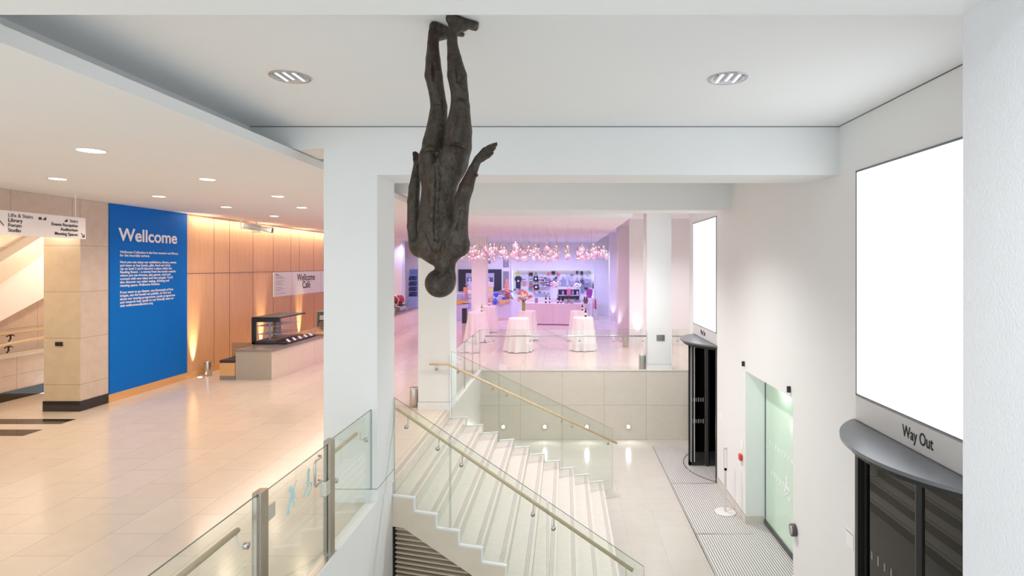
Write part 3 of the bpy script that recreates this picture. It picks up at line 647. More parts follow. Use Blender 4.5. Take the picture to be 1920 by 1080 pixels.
    def ridge(pts, r=.012, k=.02, off=.004):
        P_ = [W(x, y, surf(x, y) + off) for x, y in pts]
        for a_, b_ in zip(P_[:-1], P_[1:]):
            if np.linalg.norm(a_ - b_) < .09: cap(a_, b_, r, r, k)
    groove([(815, 302), (818, 292), (824, 284), (829, 277)], .012, .016, .004)
    groove([(829, 277), (836, 272), (846, 270), (858, 271), (870, 276)], .008, .016)
    groove([(793, 284), (802, 281), (812, 281), (822, 279)], .007, .014)
    groove([(819, 312), (820, 330), (820, 350), (819, 370), (818, 390), (817, 410), (817, 430), (818, 450)], .007, .026, .003)
    groove([(848, 430), (840, 445), (832, 458), (828, 470)], .009, .022, .003); groove([(790, 425), (793, 440), (800, 455), (809, 470)], .009, .022, .003)
    ridge([(795, 440), (801, 455), (810, 466)], .010, .02); ridge([(852, 420), (846, 440), (838, 456)], .012, .02)
    groove([(808, 196), (815, 194), (824, 195)], .005, .010); groove([(850, 187), (858, 185), (870, 187)], .005, .010)
    groove([(813, 120), (814, 135), (815, 150)], .006, .02); groove([(857, 118), (858, 135), (860, 152)], .006, .02)
    groove([(838, 503), (845, 512), (848, 524), (846, 538)], .006, .012); ridge([(846, 508), (851, 517), (850, 530)], .007, .01)
    groove([(822, 520), (832, 512), (840, 508)], .004, .010)
    ridge([(860, 372), (864, 366)], .009, .012); groove([(857, 430), (862, 410), (866, 395)], .005, .014)
    for x, y in ((787, 454), (814, 452), (818, 303), (787, 303)):
        p = W(x, y, surf(x, y)); cap(p, p + np.array([0, -.006, 0]), .011, .010, .006)
    # subtle modelling
    D[:, :, gz > -.0015] = np.maximum(D[:, :, gz > -.0015], .003)
    # surface nets
    S_ = D < 0; cells = np.zeros((nx - 1, ny - 1, nz - 1), np.int8)
    for i in (0, 1):
        for j in (0, 1):
            for l in (0, 1): cells += S_[i:nx - 1 + i, j:ny - 1 + j, l:nz - 1 + l]
    act = (cells > 0) & (cells < 8); idx = -np.ones(act.shape, np.int64); ai = np.argwhere(act); idx[act] = np.arange(len(ai))
    acc = np.zeros((len(ai), 3)); cnt = np.zeros(len(ai))
    cor = [(i, j, l) for i in (0, 1) for j in (0, 1) for l in (0, 1)]
    val = {c: D[ai[:, 0] + c[0], ai[:, 1] + c[1], ai[:, 2] + c[2]].astype(float) for c in cor}
    for c in cor:
        for ax in range(3):
            if c[ax] == 0:
                e = list(c); e[ax] = 1; e = tuple(e); va, vb = val[c], val[e]; m = (va < 0) != (vb < 0)
                t = np.where(m, va / np.where(m, va - vb, 1), 0); pt = np.tile(np.array(c, float), (len(ai), 1)); pt[:, ax] += t
                acc[m] += pt[m]; cnt[m] += 1
    V = (ai + acc / cnt[:, None]) * h + lo
    faces = []
    for ax in range(3):
        sl0 = [slice(1, -1)] * 3; sl1 = [slice(1, -1)] * 3; sl0[ax] = slice(0, -1); sl1[ax] = slice(1, None)
        A, B = S_[tuple(sl0)], S_[tuple(sl1)]
        pos = np.argwhere(A != B); inside = A[tuple(pos.T)]
        base_ = pos + 1; base_[:, ax] -= 1
        u, v = [(1, 2), (2, 0), (0, 1)][ax]
        def at(du, dv):
            q_ = base_.copy(); q_[:, u] -= du; q_[:, v] -= dv; return idx[tuple(q_.T)]
        quad = np.stack([at(1, 1), at(0, 1), at(0, 0), at(1, 0)], 1); quad[~inside] = quad[~inside][:, ::-1]; faces.append(quad)
    Fq = np.concatenate(faces); Fq = Fq[(Fq >= 0).all(1)]
    me = bpy.data.meshes.new('hanging_sculpture'); me.from_pydata(V.tolist(), [], Fq.tolist()); me.update()
    me.polygons.foreach_set('use_smooth', [True] * len(me.polygons)); me.materials.append(M['iron'])
    o = bpy.data.objects.new('hanging_sculpture', me); C.objects.link(o); o.location = O.tolist()
    sm = o.modifiers.new('smooth', 'SMOOTH'); sm.factor = .5; sm.iterations = 6
    tag(o, 'rusty cast iron human figure standing upside down on the ceiling, hanging head down', 'sculpture')
sculpture()

# ------------------------------------------------------------------ light boxes, revolving doors, side entrance
def light_box(y0, y1, z0, z1, label):
    t = thing('light_box', label, 'light box', (XW, (y0 + y1) / 2, z0))
    fr = MB(); e = .022; x0, x1 = XW - .012, XW
    fr.box(x0, x1, y0, y1, z0, z0 + e).box(x0, x1, y0, y1, z1 - e, z1).box(x0, x1, y0, y0 + e, z0, z1).box(x0, x1, y1 - e, y1, z0, z1)
    fr.build('frame', 'canopy', t); MB().box(XW - .008, XW - .001, y0 + e, y1 - e, z0 + e, z1 - e).build('diffuser', 'lightbox', t)
light_box(4.25, 6.36, 1.38, 3.90, 'large glowing white light box above the nearer revolving door')
light_box(12.21, 14.40, 1.36, 3.90, 'narrow looking glowing light box above the far revolving door')
def way_out(y0, y1, label, ty, w_, sz):
    t = thing('door_sign', label, 'sign', (XW, (y0 + y1) / 2, 1.1))
    MB().box(XW - .010, XW - .001, y0, y1, 1.11, 1.37).build('panel', 'panel', t)
    text('Way Out', (XW - .013, ty, 1.19), '-x', sz, w_, 'ink', t, weight=.002)
way_out(4.25, 6.36, 'grey Way Out panel over the nearer revolving door canopy', 5.48, .46, .16)
way_out(12.21, 14.40, 'grey Way Out panel over the far revolving door canopy', 13.6, .46, .16)
def revolving(name, y0, y1, label, wings):
    t = thing(name, label, 'door', (XW, (y0 + y1) / 2, LF)); t['kind'] = 'structure'
    yc = (y0 + y1) / 2; c = (y1 - y0) / 2; sg_ = .50; rad = (c * c + sg_ * sg_) / (2 * sg_); xc = XW - sg_ + rad; am = math.asin(c / rad)
    def arc(rr, n=28, m=am): return [(xc - rr * math.cos(-m + 2 * m * j / n), yc + rr * math.sin(-m + 2 * m * j / n)) for j in range(n + 1)]
    pc = arc(rad + .05); pc = [(min(x, XW), y) for x, y in pc]
    pl = pc + [(XW, pc[-1][1]), (XW, pc[0][1])]
    MB().prism([(x, y, 1.065) for x, y in pl], [(x, y, 1.10) for x, y in pl]).build('canopy', 'canopy', t)
    pi = arc(rad - .02)
    MB().prism([(x, y, 1.00) for x, y in pi], [(x, y, 1.065) for x, y in pi]).build('header', 'black', t)
    q = arc(rad - .03, 28)
    def wall(i0, i1, z0, z1, th, nm, mt):
        m = MB(); out = q[i0:i1 + 1]; inn = [(x + th, y) for x, y in out]; pol = out + inn[::-1]
        m.prism([(x, y, z0) for x, y in pol], [(x, y, z1) for x, y in pol]).build(nm, mt, t)
    for yy in (y0 - .0, y1 - .06): MB().box(XW - .02, T, yy, yy + .06, LF, 1.06).build('jamb', 'black', t)
    hx = XW + .06
    MB().tube([(hx, yc, LF), (hx, yc, .93)], .05, 12).build('centre_post', 'black', t)
    for a in wings:
        d = Vector((math.cos(a), math.sin(a), 0)); L = .44 if d.x < -.5 else (.84 if d.x > .5 else .98); n = Vector((-d.y, d.x, 0)) * .012
        p, e = Vector((hx, yc, 0)) + d * .06, Vector((hx, yc, 0)) + d * L
        wg = MB().hexa([(*(p - n).xy, LF + .12), (*(e - n).xy, LF + .12), (*(e + n).xy, LF + .12), (*(p + n).xy, LF + .12)], [(*(p - n).xy, .90), (*(e - n).xy, .90), (*(e + n).xy, .90), (*(p + n).xy, .90)]).build('door_leaf', 'darkglass', t)
        fr = MB(); n2 = n * 1.6
        for (z0, z1) in ((LF + .02, LF + .12), (.90, .99)): fr.hexa([(*(p - n2).xy, z0), (*(e - n2).xy, z0), (*(e + n2).xy, z0), (*(p + n2).xy, z0)], [(*(p - n2).xy, z1), (*(e - n2).xy, z1), (*(e + n2).xy, z1), (*(p + n2).xy, z1)])
        e0 = e - d * .05
        fr.hexa([(*(e0 - n2).xy, LF + .02), (*(e - n2).xy, LF + .02), (*(e + n2).xy, LF + .02), (*(e0 + n2).xy, LF + .02)], [(*(e0 - n2).xy, .99), (*(e - n2).xy, .99), (*(e + n2).xy, .99), (*(e0 + n2).xy, .99)])
        fr.build('leaf_frame', 'black', wg)
        hb = Vector((hx, yc, 0)) + d * (L - .12) - n * 4; MB().tube([(hb.x, hb.y, LF + .9), (hb.x, hb.y, LF + 1.9)], .012, 8).build('push_bar', 'steel', wg)
    MB().box(XW + .9, XW + .95, y0 - .3, y1 + .3, LF, 1.1).build('night_screen', 'black', t)  # black box added in place of the dark outside the door
    MB().box(XW + .38, XW + .95, y0 - .05, y0, LF, 1.1).build('night_screen', 'black', t); MB().box(XW + .38, XW + .95, y1, y1 + .05, LF, 1.1).build('night_screen', 'black', t)
    MB().box(XW + .38, XW + .95, y0, y1, 1.02, 1.1).build('ceiling_panel', 'dgrey', t); MB().box(XW, XW + .95, y0, y1, LF - .02, LF + .004).build('floor_mat', 'mat', t)
    m_ = MB(); side = -1
    for z in (LF + 1.05, LF + 1.55):
        for i in range(6):
            o_ = .10 + i * .055
            for a in wings[:1]:
                d = Vector((math.cos(a), math.sin(a), 0)); p = Vector((hx, yc, 0)) + d * (o_ if d.x < -.5 else o_ * 2.2); m_.cbox((p.x, p.y, z), (.03 if abs(d.x) > .5 else .03, .03, .10 - .02 * (i % 2)))
    m_.build('marking', 'greyink', t)
    if wings[0] > 3: 
        for o_ in (.30, .38): MB().box(hx - o_ - .014, hx - o_, yc - .035, yc - .02, LF + .10, .96).build('pale_bar', 'signwhite', t)
    ring = MB().tube([(x - .0, y, LF + .008) for x, y in arc(rad - .03, 40)], .008, 6).build('floor_ring', 'black', t)
revolving('door_1', D1[0], D1[1], 'near revolving door with black frame and dark grey canopy', (R(90), R(-90), 0))
revolving('door_2', D2[0], D2[1], 'far revolving door with black frame below the narrower light box', (R(180), 0, R(90)))
sd = thing('door_3', 'green frosted glass side entrance recessed in the right wall', 'door', (T, 9.2, LF)); sd['kind'] = 'structure'
MB().box(T - .02, T, S[0], S[1], LF + .09, .92).build('glass_leaf', 'frost', sd)
MB().box(T - .05, T, S[0], S[1], LF, LF + .09).box(T - .03, T, S[1] - .02, S[1], LF, .92).build('frame', 'dgrey', sd)
mk = MB()
for j in range(11): mk.box(T - .0225, T - .020, S[1] - .25 - j * .14, S[1] - .20 - j * .14, LF + 1.52, LF + 1.60 - .02 * (j % 2))
for j in range(6): mk.box(T - .0225, T - .020, S[1] - .35 - j * .13, S[1] - .30 - j * .13, LF + 1.0, LF + 1.09)
mk.build('marking', 'frostpale', sd)
w2 = MB(); disc(w2, 9.28, LF + 1.20, .045, T - .0225); bar(w2, (9.26, LF + 1.16), (9.37, LF + .92), .05, T - .0225); bar(w2, (9.33, LF + 1.10), (9.15, LF + 1.02), .04, T - .0225); bar(w2, (9.21, LF + .98), (9.39, LF + .88), .03, T - .0225); disc(w2, 9.15, LF + .9, .04, T - .0225)
w2.build('sticker', 'letter', sd)
# small fittings on the right wall
def wallbox(name, label, cat, x, y, w_, h_, d_, mat, wallx=XW, extra=None):
    k = wallx / (x - VX); Y = F * k; z = EYE - (y - VY) * k
    o = MB().box(wallx - d_, wallx - .001, Y - w_ / 2, Y + w_ / 2, z - h_ / 2, z + h_ / 2).build(name, mat, None, bevel=.004)
    return tag(o, label, cat), Y, z
for (x, y, lab) in ((1396, 682, 'small black door sensor above the far corner of the side entrance'), (1482, 730, 'small black door sensor above the near corner of the side entrance')):
    wallbox('door_sensor', lab, 'sensor', x, y, .035, .09, .05, 'black')
wallbox('fire_notice', 'white printed fire action notice above the red call point', 'notice', 1391, 834, .12, .18, .006, 'signwhite')
wallbox('fire_call_point', 'red fire alarm call point on the white wall beside the side entrance', 'alarm', 1391, 857, .11, .11, .05, 'red')
o, Y, z = wallbox('door_notice', 'small white notice beside the nearer revolving door', 'notice', 1594, 1010, .17, .20, .008, 'signwhite')
text('Please use the revolving', (XW - .010, Y + .075, z + .07), '-x', .014, .15, 'greyink', o)
wallbox('door_notice', 'small white plate on the wall beyond the green side entrance', 'notice', 1351, 780, .16, .10, .006, 'signwhite')
k = XW / (1488 - VX); Y = F * k; z = EYE - (990 - VY) * k
kb = thing('door_push_button', 'round black push button with white symbol on the wall near the green door', 'button', (XW, Y - .06, z))
MB().tube([(XW, Y - .06, z), (XW - .06, Y - .06, z)], .085, 24).build('housing', 'dgrey', kb, True)
MB().tube([(XW - .058, Y - .06, z), (XW - .066, Y - .06, z)], .062, 24).build('button_face', 'steel', kb, True)
# free-standing sign holder
k = 4.70 / (961 - VY); X, Y = (1360 - VX) * k, F * k
sh = thing('sign_stand', 'slim grey free-standing sign holder with round base on the entrance matting', 'stand', (X, Y, LF))
MB().lathe([(.20, 0), (.20, .012), (.19, .018), (.02, .022)], (X, Y, LF + .006), 32).build('base', 'panel', sh, True)
MB().box(X - .022, X + .022, Y - .012, Y + .012, LF + .02, LF + .85).build('pole', 'panel', sh)
MB().box(X - .035, X + .035, Y - .012, Y + .012, LF + .80, LF + 1.24).box(X - .022, X + .022, Y - .014, Y - .012, LF + .86, LF + 1.20).build('sign_frame', 'panel', sh)
MB().box(X - .024, X + .024, Y - .016, Y - .0125, LF + .85, LF + 1.20).build('insert', 'signwhite', sh)

# ------------------------------------------------------------------ ceiling and wall lamps
def downlight(x, y, z, r, label, group, glow, deep):
    t = thing('downlight', label, 'ceiling light', (x, y, z), group)
    MB().lathe([(r * .86, -.001), (r * .86, -.006), (r, -.006), (r * 1.02, -.001)], (x, y, z), 28).build('rim', 'steel' if deep else 'white', t, True)
    n = 28; m = MB(); vs = []
    for (rr, zz) in ((r * .86, -.002), (r * .86, -.0065)): vs += [(x + rr * math.cos(2 * math.pi * j / n), y + rr * math.sin(2 * math.pi * j / n), z + zz) for j in range(n)]
    m.add(vs, [tuple(range(n, 2 * n)), tuple(range(n))[::-1]] + [(j, (j + 1) % n, n + (j + 1) % n, n + j) for j in range(n)])
    m.build('lens', 'reflector' if deep else glow, t)
    if deep:
        for j in range(7):
            a = -.8 + j * .27; xx = x + r * .8 * a
            hh_ = r * .75 * math.sqrt(max(0, 1 - (a * .8) ** 2))
            MB().box(xx - .009, xx + .009, y - hh_, y + hh_ * (.2 + .6 * ((j * 3) % 4) / 3), z - .011, z - .0068).build('louvre', 'softglow' if j % 2 else 'greyl', t)
    return t
downlight(DL_FILL_MAIN[0][0], DL_FILL_MAIN[0][1], CE, .172, 'large recessed round downlight left of the sculpture, cross louvred', 'main ceiling downlights', 'lampglow', True)
downlight(DL_FILL_MAIN[1][0], DL_FILL_MAIN[1][1], CE, .172, 'large recessed round downlight in the ceiling right of the sculpture', 'main ceiling downlights', 'lampglow', True)
names = ['nearest and largest recessed downlight of the left foyer ceiling', 'small recessed downlight nearest the hanging direction sign', 'recessed downlight above the blue text wall', 'recessed downlight straight above the edge of the blue wall and wood panelling',
         'recessed downlight in front of the ceiling projector', 'recessed downlight right of the projector, nearer of the two', 'recessed downlight far back over the café counter', 'half hidden recessed downlight next to the white pillar']
for p, nm in zip(DL_FILL_LEFT[:8], names): downlight(p[0], p[1], LC, .15 if nm.startswith('nearest') else .12, nm, 'left foyer downlights', 'warmglow', False)
# deep reflecting recess is suggested by a chrome dish; wall lights on the lower wall
for i, (x, lab) in enumerate(((943.7, 'leftmost round wall light low on the stone wall behind the stairs'), (1021.5, 'second round wall light from the left on the low stone wall'), (1100.4, 'third round wall light from the left, beside the end of the far handrail'), (1178.2, 'rightmost round wall light on the low stone wall'))):
    X = (x - VX) * .01435; Z = EYE - 303 * .01435
    t = thing('wall_light', lab, 'wall light', (X, YB, Z), 'lights low on the stone wall')
    MB().tube([(X, YB, Z), (X, YB - .02, Z)], .062, 24).build('rim', 'steel', t, True); MB().tube([(X, YB - .018, Z), (X, YB - .026, Z)], .046, 20).build('lens', 'lampglow', t, True)
    lamp('SPOT', 'wall_light_beam', (X, YB - .04, Z), 13, NEUT, .04, 165, .8, (X, YB - 1.5, LF))
# uplights washing the beech panelling
for (x, lab) in ((375, 'floor uplight at the foot of the beech wall beside the steel bin'), (500, 'floor uplight behind the glass display cabinet'), (570, 'floor uplight behind the glass bowls on the counter')):
    Y = 9.22 / (VX - x) * F
    t = MB().lathe([(.05, 0), (.05, .006), (.04, .01)], (-9.22, Y, .0), 20).build('floor_uplight', 'warmglow', None, True); tag(t, lab, 'floor light', 'floor uplights along the beech wall')
    lamp('SPOT', 'uplight_beam', (-9.27, Y, .05), 620, (1, .80, .50), .02, 28, 1.0, (-9.40, Y, 1.5))
for (x, y) in ((100, 490), (137, 598)):
    pass

# ------------------------------------------------------------------ left foyer
bp = MB().box(-9.4, -9.372, 11.66, 14.05, .17, LC - .004).build('wall_graphic_panel', 'blue'); tag(bp, 'tall blue wall panel with white Wellcome heading and paragraphs', 'wall panel')
text('Wellcome', (-9.368, 11.89, EYE + .52), '+x', .38, 1.80, 'letter', bp, weight=.008)
para = "Wellcome Collection is the free museum and library\nfor the incurably curious.\n\nHere you can enjoy our exhibitions, library, events\nand tours or buy books, gifts, food and drink.\nUp on level 2 you'll discover a place called the\nReading Room \u2013 a retreat from the bustle outside\nwhere you can browse, play games, read and\nconnect with new ideas and new people. You'll\nalso discover our other eating, drinking and\nmeeting space, Wellcome Kitchen.\n\nIf you want to go deeper, use thousands of free\nimages, see the books we publish, or find out\nabout our touring programme, youth programme\nand research hub, speak to our friendly team or\nvisit wellcomecollection.org"
text(para, (-9.368, 11.92, EYE + .255), '+x', .0735, 1.80, 'letter', bp, weight=.0012, spacing=.97)
# hanging direction sign
hs = thing('hanging_sign', 'white hanging direction sign to Lifts, Library, Forum and Studio', 'sign', (-8.8, 9.5, 3.3))
MB().box(-8.82, -8.78, 8.2, 10.37, 3.315, 3.70).build('sign_board', 'signwhite', hs)
MB().tube([(-8.8, 10.18, 3.70), (-8.8, 10.18, LC)], .008, 8).build('hanger_rod', 'white', hs); MB().tube([(-8.8, 8.5, 3.70), (-8.8, 8.5, LC)], .008, 8).build('hanger_rod', 'white', hs)
for j, s_ in enumerate(('Lifts & Stairs', 'Library', 'Forum', 'Studio')): text(s_, (-8.776, 8.92, 3.605 - j * .079), '+x', .083, None, 'greyink' if j == 0 else 'ink', hs, weight=.001)
for j, s_ in enumerate(('Stairs', 'Events Reception', 'Auditorium', 'Meeting Spaces')): text(s_, (-8.776, 10.20, 3.600 - j * .079), '+x', .075, None, 'greyink' if j == 0 else 'ink', hs, align='RIGHT', weight=.001)
ar = MB(); bar(ar, (10.27, 3.42), (10.33, 3.35), .010, -8.775); bar(ar, (10.335, 3.40), (10.335, 3.345), .010, -8.775); bar(ar, (10.28, 3.347), (10.34, 3.347), .010, -8.775)
bar(ar, (8.85, 3.46), (8.78, 3.54), .010, -8.775)
for j in range(4): bar(ar, (9.93 + j * .016, 3.60), (9.93 + j * .016, 3.612 + j * .012), .012, -8.775); bar(ar, (9.52 + j * .016, 3.60), (9.52 + j * .016, 3.612 + j * .012), .012, -8.775)
bar(ar, (9.44, 3.62), (9.49, 3.62), .04, -8.775)
ar.build('symbols', 'ink', hs)
# plate on the stone pillar
t = MB().box(-9.86, -9.73, 10.945, 10.968, 1.27, 1.35).build('socket_plate', 'black'); tag(t, 'small black socket plate on the beige stone pillar', 'socket')
# stairwell handrails
sr = thing('stair_handrail', 'wooden handrail on black scrolled brackets in the stairwell at the far left', 'handrail', (-11.9, 10, 1))
MB().tube([(-11.95, 4, 1.32), (-11.95, 14.4, 1.38)], .03, 10).build('rail', 'railwood', sr, True)
MB().tube([(-11.55, 9.6, 1.05), (-11.55, 12.2, 1.22), (-11.55, 14.4, 1.28)], .03, 10).build('rail', 'railwood', sr, True)
for y, xx, zz in ((12.2, -11.95, 1.36), (11.75, -11.55, 1.18)):
    MB().tube([(xx, y, zz - .02), (xx, y, zz - .12), (xx, y - .04, zz - .16)], .016, 8).tube([(xx, y - .09, zz - .06), (xx, y - .04, zz - .03), (xx, y, zz - .06), (xx, y + .04, zz - .03), (xx, y + .09, zz - .06)], .012, 8).build('bracket', 'black', sr)
# bins
def steel_bin(x, y, label):
    k = EYE / (y - VY); X, Y = (x - VX) * k, F * k
    t = thing('waste_bin', label, 'bin', (X, Y, 0), 'small steel bins on the upper floor')
    MB().lathe([(.088, 0), (.092, .01), (.092, .36), (.090, .375)], (X, Y, 0), 24).build('body', 'steel', t, True)
    MB().lathe([(.088, .35), (.094, .352), (.094, .382), (.07, .384)], (X, Y, 0), 24).build('rim', 'chrome', t, True)
for x, y, l in ((390, 704, 'small cylindrical steel bin against the beech wall'), (777, 762, 'small cylindrical steel bin between the two white pillars'), (1204, 691, 'small cylindrical steel bin at the foot of the white column by the landing rail'), (1173, 650, 'small cylindrical steel bin in the far foyer before the pink walls')): steel_bin(x, y, l)
# café counter
cc = thing('cafe_counter', 'long pale stone café counter with a grey top along the beech wall', 'counter', (-7.7, 14, 0))
MB().prism([(-8.14, 14.0, 0), (-7.25, 14.0, 0), (-7.14, 16.8, 0), (-7.12, 22, 0), (-7.2, 28, 0), (-8.14, 28, 0)], [(-8.14, 14.0, .70), (-7.25, 14.0, .70), (-7.14, 16.8, .70), (-7.12, 22, .70), (-7.2, 28, .70), (-8.14, 28, .70)]).build('base', 'cstone', cc)
MB().prism([(-8.145, 13.98, .70), (-7.18, 13.98, .70), (-7.10, 16.8, .70), (-7.08, 22, .70), (-7.15, 28, .70), (-8.145, 28, .70)], [(-8.145, 13.98, .75), (-7.18, 13.98, .75), (-7.10, 16.8, .75), (-7.08, 22, .75), (-7.15, 28, .75), (-8.145, 28, .75)]).build('worktop', 'cap', cc, bevel=.006)
# display cabinet
dc = thing('display_cabinet', 'black framed glass cake cabinet with two shelves on the end of the counter', 'cabinet', (-7.9, 15.3, .75))
MB().box(-8.22, -7.48, 14.86, 16.35, 1.43, 1.47).build('top_panel', 'black', dc, bevel=.004)
MB().box(-8.22, -7.48, 14.855, 14.875, 1.34, 1.43).box(-8.22, -8.14, 14.86, 14.95, .75, 1.43).box(-8.22, -8.16, 15.95, 16.3, .75, 1.43).box(-8.22, -7.6, 14.86, 14.9, .75, .80).build('frame', 'black', dc)
for z in (1.0, 1.22): MB().box(-8.14, -7.6, 14.92, 16.2, z, z + .012).build('shelf', 'paleedge', dc)
MB().box(-7.60, -7.588, 14.90, 16.2, .80, 1.43).box(-8.16, -7.6, 14.88, 14.892, .80, 1.43).build('glass_side', 'clear', dc)
MB().box(-7.84, -7.79, 15.0, 15.03, .8, 1.43).build('mullion', 'steel', dc); MB().box(-8.14, -7.62, 14.92, 16.2, .76, .84).build('base_tray', 'dgrey', dc)
tr = thing('price_rail', 'row of small white price cards standing on a black strip before the cake cabinet', 'price cards', (-7.45, 15.4, .75))
MB().box(-7.52, -7.30, 14.85, 16.6, .75, .80).build('strip', 'black', tr)
for j in range(5):
    y = 14.98 + j * .33
    MB().prism([(-7.30, y, .80), (-7.30, y + .12, .80), (-7.38, y + .12, .87), (-7.38, y, .87)], [(-7.305, y, .80), (-7.305, y + .12, .80), (-7.385, y + .12, .87), (-7.385, y, .87)]).build('price_card', 'signwhite', tr)
bd = MB().box(-8.1, -7.16, 16.75, 21.5, .75, .80).build('serving_board', 'boardwood', None, bevel=.01); tag(bd, 'long brown wooden serving board on the grey counter top', 'board')
MB().box(-8.1, -7.66, 15.0, 16.2, .845, .86).build('tray', 'boardwood', dc)
for (x, y, r, l, g_) in ((-7.62, 17.1, .12, 'small glass bowl at the near end of the wooden board', 0), (-7.52, 17.75, .17, 'large round glass bowl with green plants on the wooden board', 1)):
    t = thing('glass_bowl', l, 'bowl', (x, y, .80))
    MB().lathe([(r * .5, 0), (r * .85, r * .3), (r, r * .8), (r * .9, r * 1.3), (r * .62, r * 1.65), (r * .6, r * 1.65), (r * .87, r * 1.3), (r * .96, r * .8)], (x, y, .802), 24).build('bowl', 'clear', t, True)
    if g_:
        m = MB()
        for j in range(16): a = j * 2.4; rr = .02 + .007 * j; m.ball((x + rr * math.cos(a), y + rr * math.sin(a), .86 + .03 * random.random()), .030, 8, 5)
        m.build('moss_plant', 'green', t, True)
c2 = thing('display_cabinet', 'second glass cabinet with cups, half hidden behind the white pillar', 'cabinet', (-7.9, 19, .8))
MB().box(-8.15, -7.45, 18.6, 20.6, 1.30, 1.32).box(-8.15, -8.13, 18.6, 20.6, .80, 1.3).build('glass_case', 'paleedge', c2)
MB().box(-8.15, -7.45, 18.6, 18.61, .80, 1.30).build('glass_side', 'clear', c2)
for z, a in ((.80, 'dgrey'), (1.02, 'signwhite')): MB().box(-8.1, -7.5, 18.7, 20.5, z, z + .16).build('tray_stack', a, c2, bevel=.01)
# bench
bn = thing('bench', 'low wooden bench with a dark seat cushion beside the counter end', 'bench', (-8.4, 14.1, 0))
MB().box(-8.52, -8.15, 13.98, 14.6, .0, .10).build('plinth', 'cap', bn); MB().box(-8.52, -8.15, 13.98, 14.6, .10, .42).build('seat_box', 'skirtwood', bn)
MB().box(-8.53, -8.15, 13.97, 14.62, .42, .49).build('seat_cushion', 'cush', bn, bevel=.02)
MB().box(-8.6, -8.15, 14.62, 14.70, 0, .84).build('backrest', 'boardwood', bn)
t = MB().ball((-8.26, 14.4, .585), .10, 12, 8, .8).build('scatter_cushion', 'cush', None, True); tag(t, 'small patterned dark cushion leaning on the bench by the counter', 'cushion')
# menu boards
mbp = thing('menu_board', 'white Wellcome Café menu board on the beech wall above the counter', 'sign', (-9.38, 20, 2.2))
zt, zb = EYE - .235, EYE - 1.03
for (a, b_) in ((18.2, 19.40), (19.43, 21.7), (21.73, 23.2)): MB().box(-9.385, -9.355, a, b_, zb, zt).build('board_panel', 'signwhite', mbp)
text('Wellcome\nCafé', (-9.352, 20.5, EYE - .55), '+x', .34, 1.42, 'ink', mbp, align='CENTER', weight=.004, spacing=.8)
for (a, b_, wd) in ((18.32, 0, .5), (22.0, 0, .5)):
    ln = MB()
    for j in range(13):
        if j % 4 == 3: continue
        bar(ln, (a, zt - .10 - j * .05), (a + .35 + .35 * ((j * 7) % 5) / 5, zt - .10 - j * .05), .010, -9.353); 
    ln.build('menu_lines', 'greyink', mbp)
text('Drinks', (-9.352, 18.32, zt - .09), '+x', .06, None, 'ink', mbp); text('Food', (-9.352, 22.0, zt - .09), '+x', .06, None, 'ink', mbp)
# projector under the ceiling
pj = thing('projector', 'white spotlight projector hung below the ceiling in front of the beech wall', 'projector', (-8.2, 15.2, 3.85))
a, b_ = Vector((-8.60, 15.2, 3.90)), Vector((-7.90, 15.3, 3.78))
MB().tube([a, a + (b_ - a) * .55], .085, 14).build('body', 'panel', pj, True); MB().tube([a + (b_ - a) * .5, a + (b_ - a) * .75, b_], [.06, .07, .085], 14).build('barrel', 'white', pj, True)
MB().tube([b_, b_ + (b_ - a) * .01], .065, 14).build('lens', 'dgrey', pj, True); MB().tube([(-8.28, 15.2, 3.92), (-8.28, 15.2, LC)], .018, 8).box(-8.36, -8.2, 15.1, 15.3, 3.72, 3.74).build('hanging_bracket', 'panel', pj)
MB().tube([(-8.6, 15.2, 3.9), (-8.68, 15.2, 3.8), (-8.70, 15.2, 3.95), (-8.68, 15.2, 4.05), (-8.6, 15.2, LC)], .012, 8).build('cable', 'white', pj, True)
# plate on the white column
t = MB().box((1231 - VX) * .01442, (1246 - VX) * .01442, YB + .066, YB + .08, EYE - 142 * .01442, EYE - 131 * .01442).build('socket_plate', 'steel'); tag(t, 'small grey switch plate on the white column by the landing rail', 'socket')

# ------------------------------------------------------------------ pendant lamps
pend = None; pts = []
for X0 in [-3.65 + .34 * i for i in range(10)] + [-.30, .10, .58, .98, 1.28]:
    for j in range(14):
        if X0 > -.5 and j % 5 == 2: continue
        pts.append((X0 + random.uniform(-.05, .05), 17.6 + j * .60 + random.uniform(-.08, .08)))
def make_pendant(shape, mat, lab, grp):
    t = thing('pendant_lamp', lab, 'pendant lamp', (0, 0, 3.2), grp)
    MB().tube([(0, 0, 3.33), (0, 0, 4.12)], .0025, 5).build('cord', 'steel', t)
    MB().lathe([(.024, .02), (.032, .05), (.032, .12), (.014, .15)], (0, 0, 3.2), 10).build('lamp_holder', 'steel', t, True)
    MB().lathe(shape, (0, 0, 3.2), 14).build('glass_shade', mat, t, True)
    MB().ball((0, 0, 3.19), .022, 8, 6).build('bulb', 'bulb', t, True)
    return t
M['pinkglass2'] = milky('milky_pink_glass', (1, .92, .95), .30, (1, .70, .78)); M['clearp'] = milky('clear_pendant_glass', (.98, .97, .99), .14, (1, .95, .98)); M['pinkglass'] = milky('pale_pink_glass', (1, .96, .98), .20, (1, .88, .93))
